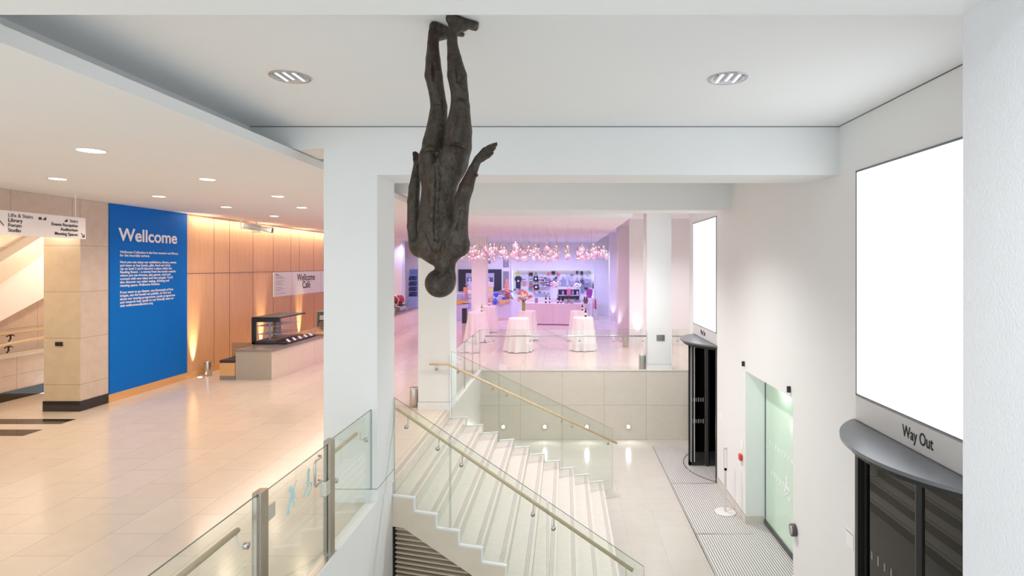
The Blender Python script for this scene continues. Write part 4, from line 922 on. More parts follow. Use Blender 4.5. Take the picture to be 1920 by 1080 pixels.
protos = [make_pendant([(.02, .09), (.05, .03), (.10, -.05), (.115, -.11), (.09, -.16), (.03, -.175)], 'pinkglass2', 'bulbous pink glass pendant lamp in the cluster over the cocktail tables', 'bulbous pink pendant lamps'), make_pendant([(.02, .08), (.04, .05), (.13, -.07), (.125, -.10), (.05, -.11)], 'clearp', 'wide flat clear glass pendant lamp in the cluster over the cocktail tables', 'wide clear pendant lamps'),
          make_pendant([(.02, .10), (.10, .04), (.11, -.01), (.06, -.13), (.015, -.20)], 'pinkglass', 'pointed pale glass pendant lamp in the cluster over the cocktail tables', 'pointed pale pendant lamps')]
protolist = list(protos)
seen = [False] * 3
for n_, (X, Y) in enumerate(pts):
    q = random.choice((0, 1, 1, 2, 2)); z = random.uniform(3.08, 3.52); s = random.uniform(.72, 1.02)
    o = protos[q] if not seen[q] else dup(protos[q], (0, 0, 0)); seen[q] = True
    o.location = (X, Y, z)
    if o is not protos[q]:
        L = 4.12 - (z + .13)
        for ch in o.children:
            if ch.name.startswith('cord'): ch.scale = (1, 1, L / .79); ch.location = (0, 0, .13 - .13 * L / .79)
            elif ch.name.startswith('glass_shade'): ch.scale = (s, s, s)
    else:
        L = 4.12 - (z + .13)
        for ch in o.children:
            if ch.name.startswith('cord'): ch.scale = (1, 1, L / .79); ch.location = (0, 0, .13 - .13 * L / .79)

# ------------------------------------------------------------------ cocktail tables
def cloth_mesh(seed, slim=1.0):
    rnd = random.Random(seed); ph = rnd.random() * 6; n = 96
    prof = [(.0005, 1.10), (.20, 1.102), (.315, 1.10), (.33, 1.09)] + [(.335 + .105 * slim * (1 - z / 1.08), z) for z in [1.05, .95, .8, .65, .5, .35, .2, .06, .015]]
    def wob(t_, z): 
        a = max(0, (1.07 - z)) * .052
        return a * (math.sin(9 * t_ + ph) + .5 * math.sin(14 * t_ + 2 * ph) + .4 * math.sin(5 * t_ + ph * 3))
    m = MB(); m.lathe(prof, (0, 0, 0), n, wob); m.f = m.f[:-1]; return m
tabs = [(895, 584.7, 'pink-lit cocktail table at the left, nearest the pillar', 'pale cloth falling in folds over the leftmost front cocktail table'), (916, 573.5, 'pink-lit cocktail table behind the leftmost one', 'pink-lit cloth on the back left cocktail table'),
        (973, 596, 'cocktail table in the centre just behind the landing rail', 'white cloth on the centre front cocktail table below the flower vase'), (988, 582.5, 'cocktail table that carries the flower vase', 'pink-lit cloth on the cocktail table that carries the flower vase'),
        (1093, 594.5, 'cocktail table in front at the right with a dark bottle', 'white cloth on the right front cocktail table, under a dark bottle'), (1086, 583, 'cocktail table behind the right front one', 'pink-lit cloth on the back right cocktail table')]
tops = []
for i, (x, y, l1, l2) in enumerate(tabs):
    k = 1.74 / (y - VY); X, Y = (x - VX) * k, F * k; tops.append((X, Y))
    if i == 0:
        t0 = thing('cocktail_table', l1, 'table', (X, Y, 0), 'high round cocktail tables'); t0.location = (0, 0, 0)
        MB().lathe([(.31, 1.075), (.315, 1.08), (.315, 1.095), (.30, 1.098)], (0, 0, 0), 32).build('tabletop', 'white', t0); MB().tube([(0, 0, .03), (0, 0, 1.08)], .03, 12).build('pole', 'dgrey', t0)
        for j in range(4): a = j * math.pi / 2 + .4; MB().tube([(0, 0, .09), (.26 * math.cos(a), .26 * math.sin(a), .02), (.30 * math.cos(a), .30 * math.sin(a), .02)], [.02, .016, .014], 8).build('foot', 'dgrey', t0)
        t0.location = (X, Y, 0)
    else: dup(t0, (X, Y, 0), l1)
    c = cloth_mesh(i + 3, (1, .7, 1, .8, 1, .8)[i]).build('tablecloth', 'cloth', None, True); c.location = (X, Y, .004); tag(c, l2, 'tablecloth', 'cloths on the cocktail tables')
def bottle(X, Y, Z, label, h_=.30, mat='bottle', group=None):
    t = thing('bottle', label, 'bottle', (X, Y, Z), group); r = h_ * .125
    MB().lathe([(r * .95, 0), (r, .01), (r, h_ * .55), (r * .85, h_ * .65), (r * .36, h_ * .76), (r * .36, h_ * .97), (r * .42, h_)], (X, Y, Z + .002), 14).build('body', mat, t, True)
    MB().lathe([(r * 1.02, h_ * .18), (r * 1.02, h_ * .45)], (X, Y, Z + .002), 14).build('bottle_label', 'signwhite', t, True)
    return t
def glassware(X, Y, Z, label, group):
    o = MB().lathe([(.03, 0), (.004, .008), (.004, .08), (.03, .12), (.034, .16), (.028, .20)], (X, Y, Z + .002), 12).build('wine_glass', 'clear', None, True); tag(o, label, 'glass', group); return o
tz = 1.108
bottle(tops[4][0] + .09, tops[4][1], tz, 'dark bottle on the right front cocktail table'); bottle(tops[0][0] + .17, tops[0][1], tz, 'slim bottle on the leftmost front cocktail table', .28, 'vase')
bottle(tops[1][0] + .03, tops[1][1], tz, 'amber bottle on the back left cocktail table', .30, flat((.35, .2, .08))); bottle(tops[5][0] + .12, tops[5][1] + .1, tz, 'slim dark bottle on the back right cocktail table', .26)
for i, (ti, dx, dy) in enumerate(((2, .05, .1), (2, .16, -.05), (4, -.15, 0), (4, -.05, .12), (5, -.1, 0), (5, .0, .1), (0, .0, .1))):
    glassware(tops[ti][0] + dx, tops[ti][1] + dy, tz, 'stemmed glass on ' + ('the centre front table', 'the right front table', 'the back right table', 'the leftmost table')[{2: 0, 4: 1, 5: 2, 0: 3}[ti]] + (', one of a pair' if ti != 0 else ' beside the slim bottle'), 'stemmed glasses on table %s' % ('centre', 'right', 'back right', 'left')[{2: 0, 4: 1, 5: 2, 0: 3}[ti]])
X, Y = tops[3][0] - .12, tops[3][1] - .12
fv = thing('flower_vase', 'tall olive green vase on the table in the centre of the far foyer', 'vase', (X, Y, tz))
MB().lathe([(.055, 0), (.06, .01), (.055, .12), (.065, .26), (.075, .33), (.06, .33)], (X, Y, tz), 18).build('vase_body', 'vase', fv, True)
fl = thing('flower_bouquet', 'large bouquet of peach, pink and white flowers standing in the olive vase', 'flowers', (X, Y, tz + .33))
for nm, mats, n_, r0, zc in (('peach_bloom', flat((.80, .28, .20)), 9, .075, .62), ('white_bloom', flat((.88, .80, .72)), 12, .07, .60), ('pink_bloom', flat((.85, .50, .50)), 8, .06, .52)):
    for j in range(n_):
        a = random.uniform(0, 6.28); rr = random.uniform(.05, .27); zz = tz + zc + random.uniform(-.14, .16) - rr * .3
        m = MB(); c = (X + rr * math.cos(a), Y + rr * math.sin(a), zz); m.ball(c, r0 * .55, 8, 6)
        for p_ in range(5):
            b2 = p_ * 1.257; m.ball((c[0] + r0 * .6 * math.cos(b2), c[1] + r0 * .35 * math.sin(b2), c[2] + r0 * .6 * math.sin(b2)), r0 * .42, 6, 4)
        m.build(nm, mats, fl, True)
m = MB()
for j in range(34):
    a = random.uniform(0, 6.28); rr = random.uniform(.05, .30); m.tube([(X, Y, tz + .32), (X + rr * .5 * math.cos(a), Y + rr * .5 * math.sin(a), tz + .45), (X + rr * math.cos(a), Y + rr * math.sin(a), tz + .42 + random.random() * .16)], [.004, .012, .006], 5)
m.build('foliage', flat((.22, .08, .08)), fl)
# bar table
bt = thing('bar_table', 'long bar table under pink-lit cloth in front of the shop', 'table', (-.2, 27.6, 0))
MB().prism([(-1.9, 28.0, .98), (-1.85, 27.2, .98), (.95, 26.6, .98), (1.2, 27.4, .98)], [(-1.9, 28.0, 1.0), (-1.85, 27.2, 1.0), (.95, 26.6, 1.0), (1.2, 27.4, 1.0)]).build('tabletop', 'white', bt)
for lx, ly in ((-1.8, 27.9), (-1.75, 27.3), (.9, 26.75), (1.1, 27.3)): MB().tube([(lx, ly, 0), (lx, ly, .98)], .025, 8).build('leg', 'dgrey', bt)
m = MB(); n = 70; P0, P1, P2, P3 = Vector((-1.93, 27.15, 0)), Vector((.98, 26.53, 0)), Vector((1.25, 27.45, 0)), Vector((-1.95, 28.05, 0))
ring = []
for (a, b_, cnt) in ((P0, P1, 60), (P1, P2, 16), (P2, P3, 60), (P3, P0, 16)):
    for j in range(cnt): ring.append(a.lerp(b_, j / cnt))
cen = sum(ring, Vector()) / len(ring); vs = []; L = len(ring)
for z, w_ in ((1.006, 0), (.99, .2), (.6, .6), (.03, 1)):
    for j, p in enumerate(ring): d = (p - cen).normalized(); q = p + d * (.018 * w_ * math.sin(j * 1.05) * (1 + .5 * math.sin(j * .31))); vs.append((q.x, q.y, z))
fs = [(r_ * L + j, r_ * L + (j + 1) % L, (r_ + 1) * L + (j + 1) % L, (r_ + 1) * L + j) for r_ in range(3) for j in range(L)] + [tuple(range(L))]
o = MB().add(vs, fs).build('tablecloth', 'pinkcloth', None); tag(o, 'pale cloth draped to the floor over the long bar table', 'tablecloth')
by = lambda X: 27.2 - .215 * (X + 1.85) + .35
for i, (x, h_, l) in enumerate(((1024, .36, 'dark bottle standing left on the long bar table'), (1031, .34, 'brown bottle second from the left on the bar table'), (1046, .34, 'dark bottle in the middle of the bar table, left of the buckets'), (1052, .32, 'bottle just left of the first ice bucket'))):
    X = (x - VX) * .0262; bottle(X, by(X), 1.008, l, h_, 'bottle' if i % 2 == 0 else flat((.2, .12, .1)), 'bottles on the bar table')
for x, l in ((1062, 'left steel ice bucket with bottles on the bar table'), (1071, 'right steel ice bucket with dark bottles on the bar table'), (1107, 'dark planter with leaves at the right end of the bar table')):
    X = (x - VX) * .0262; X = min(X, 1.02); Yb = by(X); t = thing('ice_bucket' if x < 1100 else 'planter', l, 'bucket' if x < 1100 else 'planter', (X, Yb, 1.006))
    MB().lathe([(.085, 0), (.095, .02), (.12, .20), (.125, .205), (.10, .20)], (X, Yb, 1.008), 18).build('pot', 'steel' if x < 1100 else flat((.25, .12, .12)), t, True)
    m = MB()
    for j in range(6):
        a = j * 1.05; m.tube([(X + .04 * math.cos(a), Yb + .04 * math.sin(a), 1.12), (X + .08 * math.cos(a), Yb + .08 * math.sin(a), 1.34)], [.03, .012], 8)
    m.build('bottle_necks' if x < 1100 else 'leaves', 'bottle' if x < 1100 else flat((.06, .07, .04)), t, True)
t = MB().box(-1.42, -1.28, 27.35, 27.45, 1.006, 1.24).build('menu_card', flat((.35, .28, .33))); tag(t, 'small dark card standing on the left half of the bar table', 'card')
cr_ = None
for r_ in range(2):
    for j in range(8):
        glassware(.40 + j * .065, by(.6) - .12 + r_ * .09, 1.006, 'clear glass in the %s row at the right of the bar table' % ('front', 'rear')[r_], '%s row of clear glasses on the bar table' % ('front', 'rear')[r_])

# ------------------------------------------------------------------ gift shop at the back
KB = 32 / F
def bx(x): return (x - VX) * KB
def bz(y): return EYE - (y - VY) * KB
struct('wall_louvre_panel', MB().box(bx(941), bx(957), 31.9, 32, bz(546), bz(480)), 'white')
lv = thing('ventilation_louvre', 'tall grey louvred grille in the back wall of the foyer', 'grille', (bx(949), 31.88, bz(540)))
for z0, z1 in ((bz(540), bz(507)), (bz(501), bz(482))):
    n = int((z1 - z0) / .07)
    for j in range(n): MB().box(bx(943.5), bx(954.5), 31.86, 31.9, z0 + j * .07, z0 + j * .07 + .04).build('blade', flat((.30, .30, .36)), lv)
scn = thing('wall_screen', 'large dark display wall with a grey picture of two busts behind the far column', 'screen', (bx(900), 31.95, bz(530)))
MB().box(bx(860), bx(941), 31.9, 31.98, bz(546), bz(505)).build('screen_panel', flat((.03, .035, .05)), scn)
MB().box(bx(874), bx(927), 31.88, 31.9, bz(538), bz(512)).build('picture', flat((.45, .46, .62)), scn)
MB().box(bx(876), bx(925), 31.872, 31.88, bz(533), bz(520)).build('picture_ground', flat((.12, .11, .14)), scn)
for x in (881, 916):
    m = MB(); cx = bx(x); m.ball((cx, 31.86, bz(524)), .09, 12, 8); m.tube([(cx, 31.86, bz(526)), (cx, 31.86, bz(534))], [.05, .28], 14); m.build('bust', flat((.60, .60, .72)), scn, True)
es = text('events', (bx(883), 31.985, bz(493.5)), '-y', .34, bx(920) - bx(883), 'ink', None, 'wall_lettering', weight=.012); tag(es, 'large black lettering on the back wall partly hidden by the column', 'lettering')
struct('trim_7', MB().box(bx(960) - .06, bx(1113) + .06, 31.95, 32, bz(507), bz(507) + .05).box(bx(960) - .06, bx(960), 31.95, 32, .95, bz(507)).box(bx(1113), bx(1113) + .06, 31.95, 32, .95, bz(507)), 'white')
def P(cx, cy): return bx(950 + cx / 10.667), bz(490 + cy / 10.667)
# garments, bags and goods read from the photograph
def tshirt(cx, cy, w_, h_, col, label):
    X, Z = P(cx, cy); s = w_ / 10.667 * KB; hh = h_ / 10.667 * KB; t = thing('tshirt', label, 'clothing', (X, 32.3, Z))
    pol = [(-.5, .30), (-.32, .48), (-.12, .5), (0, .46), (.12, .5), (.32, .48), (.5, .30), (.40, .10), (.32, .16), (.30, -.5), (-.30, -.5), (-.32, .16), (-.40, .10)]
    MB().prism([(X + a * s, 32.27, Z + b2 * hh) for a, b2 in pol], [(X + a * s, 32.32, Z + b2 * hh) for a, b2 in pol]).build('garment', col, t, bevel=.01)
    MB().box(X - .10 * s, X + .14 * s, 32.265, 32.272, Z + .05 * hh, Z + .18 * hh).build('print', 'signwhite', t)
tshirt(222, 425, 150, 250, flat((.03, .03, .05)), 'black t-shirt with small white print hanging in the shop recess')
def tote(cx, cy, w_, h_, col, label, strap=.45, mark=True):
    X, Z = P(cx, cy); s = w_ / 10.667 * KB; hh = h_ / 10.667 * KB; t = thing('tote_bag', label, 'bag', (X, 32.3, Z), 'bags hanging in the shop')
    b0 = Z - hh / 2; b1 = Z + hh / 2 - strap * hh
    MB().prism([(X - s / 2, 32.25, b0), (X + s / 2, 32.25, b0), (X + s * .44, 32.25, b1), (X - s * .44, 32.25, b1)], [(X - s / 2, 32.33, b0), (X + s / 2, 32.33, b0), (X + s * .44, 32.33, b1), (X - s * .44, 32.33, b1)]).build('bag_body', col, t, bevel=.01)
    MB().tube([(X - s * .28, 32.29, b1), (X - s * .10, 32.29, Z + hh * .45), (X, 32.29, Z + hh / 2), (X + s * .10, 32.29, Z + hh * .45), (X + s * .28, 32.29, b1)], .012, 6).build('strap', col, t)
    if mark: MB().box(X - s * .2, X + s * .2, 32.243, 32.25, b0 + (b1 - b0) * .35, b0 + (b1 - b0) * .7).build('print', 'signwhite', t)
blk = flat((.02, .02, .025)); gr = flat((.35, .36, .48)); lt = flat((.62, .60, .74)); lil = flat((.50, .52, .72))
tote(580, 310, 95, 180, blk, 'upper black tote bag beside the shelves of bright books'); tote(585, 480, 115, 180, blk, 'lower black tote bag hanging under the other black one')
for (cx, cy, w_, h_, c, l) in ((340, 300, 80, 110, lt, 'pale shopping bag right of the black t-shirt'), (215, 240, 60, 110, flat((.65, .66, .22)), 'yellow bag above the black t-shirt'), (1215, 320, 75, 150, lil, 'pale printed bag in the middle of the shop wall'), (1300, 380, 80, 150, lt, 'light bag right of the middle bag on the shop wall'),
                               (1410, 410, 85, 160, flat((.20, .24, .36)), 'dark blue bag with wide strap on the shop wall'), (1510, 380, 75, 130, flat((.10, .10, .14)), 'dark bag second from the right on the shop wall'), (1130, 370, 70, 120, gr, 'grey bag left of the printed bag on the shop wall'), (690, 260, 60, 110, lt, 'thin pale bag right of the upper black tote'),
                               (1745, 470, 45, 160, blk, 'black umbrella bag at the right edge of the shop recess'), (1070, 430, 60, 110, lil, 'lilac bag beside the beige box on the shop wall'), (1680, 430, 40, 150, gr, 'narrow grey bag at the right of the shop wall')):
    tote(cx, cy, w_, h_, c, l, .4, False)
goods = [(475, 258, 75, 60, (.10, .04, .05), 'dark red and yellow book at the top of the book column'), (500, 258, 24, 56, (.75, .62, .18), 'yellow spine book beside the dark red book at the top'), (475, 325, 75, 60, (.34, .44, .62), 'blue book second from the top of the book column'), (475, 385, 75, 40, (.66, .52, .22), 'mustard book third in the book column'),
         (480, 432, 72, 45, (.12, .28, .46), 'dark blue book in the book column'), (480, 493, 78, 50, (.66, .14, .20), 'red book in the book column'), (470, 552, 75, 45, (.10, .34, .30), 'green book at the foot of the book column'), (520, 560, 40, 70, (.70, .25, .25), 'coral book beside the green book'), (345, 445, 80, 55, (.72, .30, .26), 'coral box below the pale bag'),
         (345, 395, 80, 30, (.62, .55, .60), 'pale box above the coral box'), (898, 430, 80, 90, (.78, .10, .58), 'bright magenta box in the middle of the shop wall'), (972, 440, 80, 90, (.72, .60, .42), 'beige box right of the magenta box'), (828, 255, 40, 50, (.74, .16, .22), 'small red framed print left of the black emblem'),
         (930, 230, 70, 60, (.04, .04, .05), 'black emblem print at the top of the shop wall'), (1032, 258, 46, 50, (.74, .14, .24), 'small red framed print right of the black emblem'), (1305, 268, 70, 16, (.18, .18, .26), 'small dark flat item high on the shop wall'), (1410, 225, 42, 62, (.10, .10, .13), 'left black framed card high on the right'),
         (1505, 235, 50, 70, (.06, .06, .08), 'right black framed card high on the right'), (1600, 400, 80, 90, (.40, .42, .58), 'grey print rack at the right of the shop wall'), (1600, 490, 80, 70, (.26, .28, .40), 'dark rack of cards at the right of the shop wall'), (1600, 555, 70, 30, (.05, .05, .08), 'black box below the rack at the right'),
         (1500, 545, 100, 160, (.24, .28, .38), 'dark slate display block on the right'), (1140, 430, 70, 90, (.34, .34, .50), 'blue grey notebook stand'), (1210, 440, 60, 90, (.48, .60, .78), 'light blue notebook stand'), (1300, 440, 70, 80, (.50, .34, .44), 'muted pink notebook stand'), (990, 345, 45, 75, (.08, .09, .10), 'dark ornament above the beige box'),
         (935, 360, 60, 30, (.22, .30, .32), 'teal ornament above the magenta box'), (815, 340, 60, 45, (.60, .52, .58), 'pale cup above the shelf stack')]
for i, (cx, cy, w_, h_, c, l) in enumerate(goods):
    X, Z = P(cx, cy); s = w_ / 10.667 * KB; hh = h_ / 10.667 * KB
    nm = 'book' if 'book ' in l or l.startswith('yellow spine') else ('framed_print' if 'print' in l or 'card' in l else 'gift_box')
    o = MB().box(X - s / 2, X + s / 2, 32.22, 32.349, Z - hh / 2, Z + hh / 2).build(nm, flat(c), None, bevel=.008); tag(o, l, nm.replace('_', ' '))
# shelves in the recess
sh_ = [(120, 300, 585), (630, 860, 355), (630, 860, 405), (740, 860, 455), (530, 870, 640), (640, 870, 505), (780, 1020, 378)]
for i, (a, b_, cy) in enumerate(sh_):
    X0, Z = P(a, cy); X1, _ = P(b_, cy); o = MB().box(X0, X1, 32.1, 32.349, Z - .02, Z).build('wall_shelf', lt, None)
    tag(o, ('white shelf under the black t-shirt', 'topmost short shelf right of the black tote bags', 'second short shelf right of the black tote bags', 'short shelf left of the magenta box', 'long lower shelf with small dark goods', 'shelf at the height of the lower black tote', 'shelf above the magenta box')[i], 'shelf')
    x = X0 + .04; cols = [(.10, .12, .22), (.62, .50, .42), (.20, .22, .40), (.72, .70, .76), (.62, .24, .30), (.12, .10, .12), (.50, .60, .70)]; j = 0
    while x < X1 - .08:
        w_ = random.uniform(.06, .14); h_ = random.uniform(.05, .11)
        q = MB().box(x, x + w_, 32.12, 32.26, Z, Z + h_).build('shop_item', flat(cols[(i * 3 + j) % 7]), None); tag(q, 'small boxed gift on ' + ('the shelf under the black t-shirt', 'the topmost short shelf', 'the second short shelf', 'the short shelf left of the magenta box', 'the long lower shelf', 'the shelf level with the lower black tote', 'the shelf above the magenta box')[i], 'gift', 'small gifts on shop shelf %s' % 'under the t-shirt,topmost,second,beside the magenta box,long lower,level with the tote,above the magenta box'.split(',')[i])
        x += w_ + .03; j += 1
# round emblem
X, Z = P(1640, 240); m = MB()
for j in range(24):
    a0, a1 = j * math.pi / 12, (j + 1) * math.pi / 12; m.hexa([(X + .13 * math.cos(a0), 32.33, Z + .13 * math.sin(a0)), (X + .15 * math.cos(a0), 32.33, Z + .15 * math.sin(a0)), (X + .15 * math.cos(a1), 32.33, Z + .15 * math.sin(a1)), (X + .13 * math.cos(a1), 32.33, Z + .13 * math.sin(a1))],
             [(X + .13 * math.cos(a0), 32.349, Z + .13 * math.sin(a0)), (X + .15 * math.cos(a0), 32.349, Z + .15 * math.sin(a0)), (X + .15 * math.cos(a1), 32.349, Z + .15 * math.sin(a1)), (X + .13 * math.cos(a1), 32.349, Z + .13 * math.sin(a1))])
m.tube([(X - .07, 32.33, Z - .08), (X, 32.33, Z + .02), (X + .08, 32.33, Z + .08)], .02, 6)
o = m.build('wall_emblem', gr, None); tag(o, 'round line emblem at the top right of the shop recess', 'emblem')
# shop counter and display unit in front of the recess
ct = MB().box(-2.9, 1.55, 31.0, 31.9, 0, 1.02).build('shop_counter', flat((.80, .76, .80)), None, bevel=.01); tag(ct, 'long white shop counter below the merchandise wall', 'counter')
du = thing('display_unit', 'white two-shelf display unit with grey goods in front of the shop wall', 'display', (.2, 30, 0))
X0, X1 = (1045 - VX) * .0285, (1088 - VX) * .0285
for z in (.9, 1.22, 1.55): MB().box(X0, X1, 29.8, 30.3, z, z + .04).build('shelf', lt, du)
MB().box(X0, X0 + .06, 29.8, 30.3, 0, 1.55).box(X1 - .06, X1, 29.8, 30.3, 0, 1.55).build('upright', lt, du); MB().box(X0, X1, 30.28, 30.3, .5, 1.55).build('back_panel', gr, du)
for i in range(8):
    x = X0 + .12 + i * (X1 - X0 - .2) / 8; z = (.943, 1.263)[i % 2]; c = ((.14, .16, .24), (.50, .52, .70), (.06, .18, .12), (.66, .66, .78))[i % 4]
    q = MB().box(x, x + .11, 29.9, 30.05, z, z + .16 + .04 * (i % 3)).build('gift_box', flat(c), None, bevel=.008); tag(q, '%s gift box on the %s shelf of the white display unit' % (('dark blue', 'lilac', 'dark green', 'pale')[i % 4], ('lower', 'upper')[i % 2]), 'gift', '%s gift boxes on the display unit' % ('dark blue', 'lilac', 'dark green', 'pale')[i % 4])
for (x, l, c, h_) in ((1040, 'left bunch of pale dried flowers on the display unit', (.85, .74, .70), .42), (1082, 'right bunch of white flowers on the display unit', (.88, .84, .80), .32)):
    X = (x - VX) * .0285; m = MB()
    for j in range(30):
        a = random.uniform(0, 6.28); rr = random.uniform(.02, .24); m.ball((X + rr * math.cos(a), 30.05 + rr * .6 * math.sin(a), 1.66 + random.uniform(-.02, h_ - .12)), .045, 6, 5)
    o = m.build('flower_bunch', flat(c), None, True); tag(o, l, 'flowers')
t = MB().box((1063 - VX) * .0285, (1070 - VX) * .0285, 29.7, 29.79, 1.28, 1.60).build('gift_bag', flat((.85, .16, .36))); tag(t, 'pink gift bag hanging at the front of the display unit', 'bag')
m = MB()
for j in range(14): xx = (1100 + (j % 7) * 1.6 - VX) * .0295; m.tube([(xx, 31.3, 1.15), (xx + .01, 31.3, 1.45 + .03 * (j % 3))], [.02, .05], 6)
m.lathe([(.10, 1.022), (.14, 1.2), (.13, 1.2)], ((1105 - VX) * .0295, 31.3, 0), 10)
o = m.build('umbrella_bundle', flat((.45, .08, .38)), None); tag(o, 'bundle of purple umbrellas at the right of the shop', 'umbrellas')
o = MB().tube([((1116 - VX) * .028, 29.4, .55), ((1116 - VX) * .028, 29.4, 1.0)], .05, 14).tube([((1116 - VX) * .028, 29.4, 1.0), ((1116 - VX) * .028, 29.4, 1.08)], .03, 8).build('fire_extinguisher', flat((.75, .05, .10)), None); tag(o, 'red fire extinguisher at the right end of the shop', 'fire extinguisher')
MBs = MB().box((1116 - VX) * .028 - .12, (1116 - VX) * .028 + .12, 29.3, 29.5, 0, .55).build('extinguisher_stand', 'panel'); tag(MBs, 'pale stand under the red fire extinguisher', 'stand')
# plinths on the left of the shop
def K(x, k): return (x - VX) * k
p1_ = thing('display_plinth', 'lilac and orange display plinth at the left, next to the near pillar', 'plinth', (K(862, .0275), 29.2, 0))
MB().box(K(846, .0272), K(876, .0272), 28.8, 29.6, 0, .85).build('base', flat((.56, .54, .80)), p1_)
MB().prism([(K(846, .0272), 28.78, .72), (K(876, .0272), 28.78, .95), (K(876, .0272), 28.78, 1.02), (K(846, .0272), 28.78, 1.02)], [(K(846, .0272), 29.6, .72), (K(876, .0272), 29.6, .95), (K(876, .0272), 29.6, 1.02), (K(846, .0272), 29.6, 1.02)]).build('slanted_top', flat((.78, .42, .12)), p1_)
MB().box(K(864, .0272), K(877, .0272), 29.58, 29.64, 1.02, 1.68).build('back_board', flat((.85, .48, .30)), p1_)
p2_ = thing('display_plinth', 'white display plinth with orange wedge front, right of the far column', 'plinth', (K(945, .0275), 29.4, 0))
MB().box(K(926, .0275), K(958, .0275), 29.1, 29.8, .12, .95).build('base', flat((.70, .68, .86)), p2_); MB().box(K(926, .0275), K(958, .0275), 29.0, 29.8, 0, .12).build('foot', flat((.75, .60, .55)), p2_)
MB().prism([(K(934, .0273), 28.98, 1.03), (K(936, .0273), 28.98, .80), (K(957, .0273), 28.98, .98), (K(957, .0273), 28.98, 1.08)], [(K(934, .0273), 29.1, 1.03), (K(936, .0273), 29.1, .80), (K(957, .0273), 29.1, .98), (K(957, .0273), 29.1, 1.08)]).build('wedge', flat((.82, .50, .22)), p2_)
MB().box(K(926, .0275), K(958, .0275), 29.1, 29.8, .95, 1.03).build('top', flat((.80, .78, .86)), p2_)
sm = MB(); X = K(949, .0275); 
for j in range(6): sm.lathe([(.17 - .018 * j, 0), (.13 - .018 * j, .10)], (X, 29.5, 1.10 + .13 * j + .25), 9)
o = sm.build('paper_tree', flat((.85, .33, .16)), None); tag(o, 'orange paper tree ornament on the white plinth', 'ornament')
o = MB().box(X - .12, X + .12, 29.4, 29.6, 1.032, 1.35).build('ornament_box', flat((.60, .36, .34)), None); tag(o, 'box carrying the orange paper tree', 'box')
o = MB().lathe([(.05, 0), (.16, .16), (.05, .34)], (K(929.5, .0275), 28.9, .82), 5).build('paper_ornament', flat((.08, .12, .70)), None); tag(o, 'lower bright blue paper ornament by the white plinth', 'ornament')
o = MB().lathe([(.05, 0), (.13, .12), (.14, .20), (.05, .28)], (K(929.5, .0275), 29.3, 1.17), 6).build('paper_ornament', flat((.10, .14, .72)), None); tag(o, 'upper bright blue paper ornament by the white plinth', 'ornament')
for j in range(2):
    m = MB(); X = K((940, 955)[j], .0275)
    for i in range(26): m.ball((X + random.uniform(-.15, .15), 29.25 + random.uniform(-.06, .06), 1.22 + random.uniform(-.15, .30)), .040, 6, 4)
    o = m.build('dried_flowers', flat((.40, .18, .24) if j else (.32, .22, .40)), None, True); tag(o, ('purple dried flowers left of the orange paper tree', 'dark red dried flowers under the orange paper tree')[j], 'flowers')
rk = thing('card_rack', 'white rack of greeting cards just right of the far column', 'rack', (K(919, .0275), 29.2, 0))
MB().box(K(914, .0275), K(923.5, .0275), 29.2, 29.5, 0, 1.95).build('rack_body', flat((.82, .80, .86)), rk)
for j, c in enumerate(((.85, .85, .80), (.80, .85, .35), (.85, .80, .78), (.85, .55, .40), (.80, .80, .88))):
    MB().box(K(914.6, .0275), K(923, .0275), 29.16, 29.2, 1.68 - j * .24, 1.88 - j * .24).build('card', flat(c), rk)
rk2 = thing('card_rack', 'white rack of cards left of the far column', 'rack', (K(880, .0275), 29.2, 0))
MB().box(K(879.5, .0275), K(885, .0275), 29.2, 29.5, 0, 1.85).build('rack_body', flat((.74, .74, .90)), rk2)
for j in range(6): MB().box(K(877, .0275), K(883.5, .0275), 29.16, 29.2, 1.60 - j * .24, 1.80 - j * .24).build('card', flat(((.60, .62, .82), (.84, .84, .90))[j % 2]), rk2)
for i, (x, y, w_, h_, c, l) in enumerate(((860, 548, 8, 12, (.40, .46, .78), 'blue box at the left end of the lilac plinth'), (866, 562, 7, 14, (.60, .60, .84), 'lilac box on the lilac plinth'), (873, 562, 5, 10, (.34, .30, .50), 'dark purple box on the lilac plinth'), (858, 565, 7, 9, (.46, .44, .70), 'violet box on the lilac plinth, leftmost in front'))):
    X = K(x, .0272); z = 1.03; o = MB().box(X - w_ * .0136, X + w_ * .0136, 29.0 + .13 * (i % 2), 29.1 + .13 * (i % 2), z, z + h_ * .0272).build('gift_box', flat(c), None); tag(o, l, 'gift')
for i, (x, c, l) in enumerate(((937, (.56, .56, .86), 'lilac box lying on the white plinth'), (945.5, (.10, .14, .55), 'dark blue box on the white plinth'))):
    X = K(x, .0275); o = MB().box(X - .11, X + .11, 29.12, 29.18, 1.032, 1.26 - .06 * i).build('gift_box', flat(c), None); tag(o, l, 'gift')
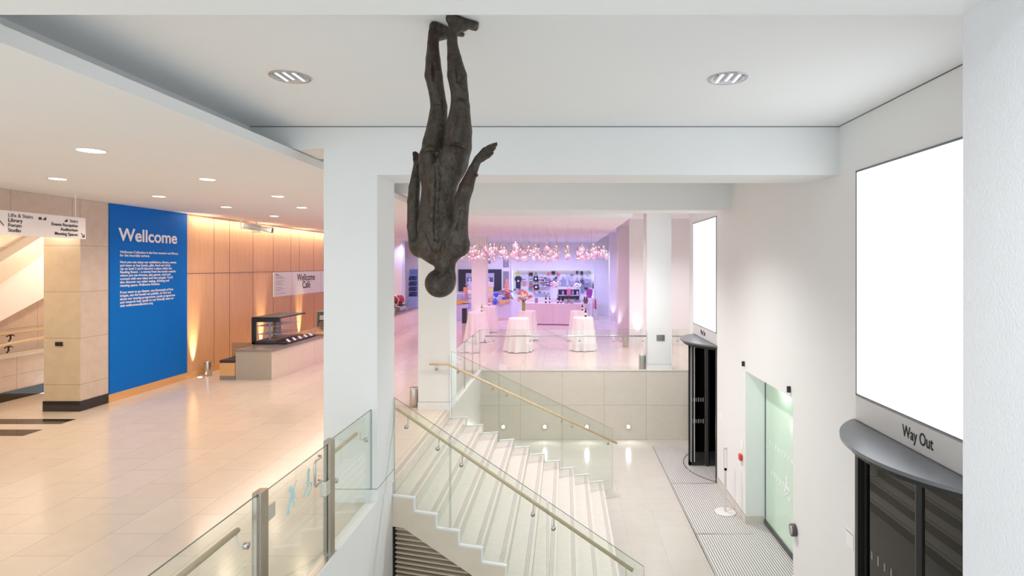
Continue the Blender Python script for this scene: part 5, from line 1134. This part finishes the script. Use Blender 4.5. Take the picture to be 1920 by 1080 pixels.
spk = MB().box(K(871, .0262) - .1, K(871, .0262) + .12, 27.6, 27.9, 0, .72).build('floor_speaker', 'black', None, bevel=.01); tag(spk, 'black box standing on the floor behind the leftmost cocktail table', 'speaker')
# shelves behind the café counter, far left
fs_ = thing('drinks_shelf', 'blue-lit shelving of bottles at the far end of the café', 'shelving', (bx(776), 31.7, 0))
MB().box(bx(769), bx(784), 31.6, 31.9, 0, 1.05).build('cupboard', flat((.40, .48, .72)), fs_); MB().box(bx(769), bx(784), 31.88, 31.9, 1.05, 2.6).build('back_panel', flat((.20, .28, .55)), fs_)
for j in range(5): MB().box(bx(769), bx(784), 31.6, 31.9, 1.05 + j * .30, 1.08 + j * .30).build('shelf', flat((.40, .48, .72)), fs_)
for j in range(4):
    for i in range(4):
        X = bx(770.5 + i * 3.5); o = MB().lathe([(.04, 0), (.04, .14), (.015, .18), (.015, .22)], (X, 31.7, 1.082 + j * .30), 8).build('bottle', flat((.05, .07, .18)), None, True); tag(o, 'small dark bottle on the %s of the blue-lit shelves at the far left' % ('lowest', 'second lowest', 'second highest', 'highest')[j], 'bottle', 'bottles on the %s blue-lit shelf' % ('lowest', 'second lowest', 'second highest', 'highest')[j])
for i, (y, l) in enumerate(((24.3, 'nearer red and chrome coffee machine on the café counter'), (25.9, 'farther red and chrome coffee machine on the café counter'))):
    t = thing('coffee_machine', l, 'coffee machine', (-7.6, y, .75), 'coffee machines on the café counter'); X = -7.62
    MB().tube([(X - .02, y - .4, 1.25), (X - .02, y + .4, 1.25)], .20, 20).build('drum', flat((.42, .03, .05)), t, True)
    MB().box(X - .22, X + .24, y - .42, y + .42, .752, .98).build('base', 'steel', t, bevel=.02); MB().box(X + .05, X + .3, y - .3, y + .3, 1.0, 1.04).build('drip_tray', 'dgrey', t)
    for s in (-.4, .4): MB().tube([(X - .1, y + s, .98), (X + .1, y + s * 1.05, 1.1), (X + .16, y + s, 1.3), (X, y + s, 1.46)], .03, 8).build('side_arm', 'chrome', t, True)
    for s in (-.18, .18): MB().tube([(X + .22, y + s, 1.18), (X + .34, y + s, 1.12)], .025, 8).build('group_head', 'chrome', t, True)
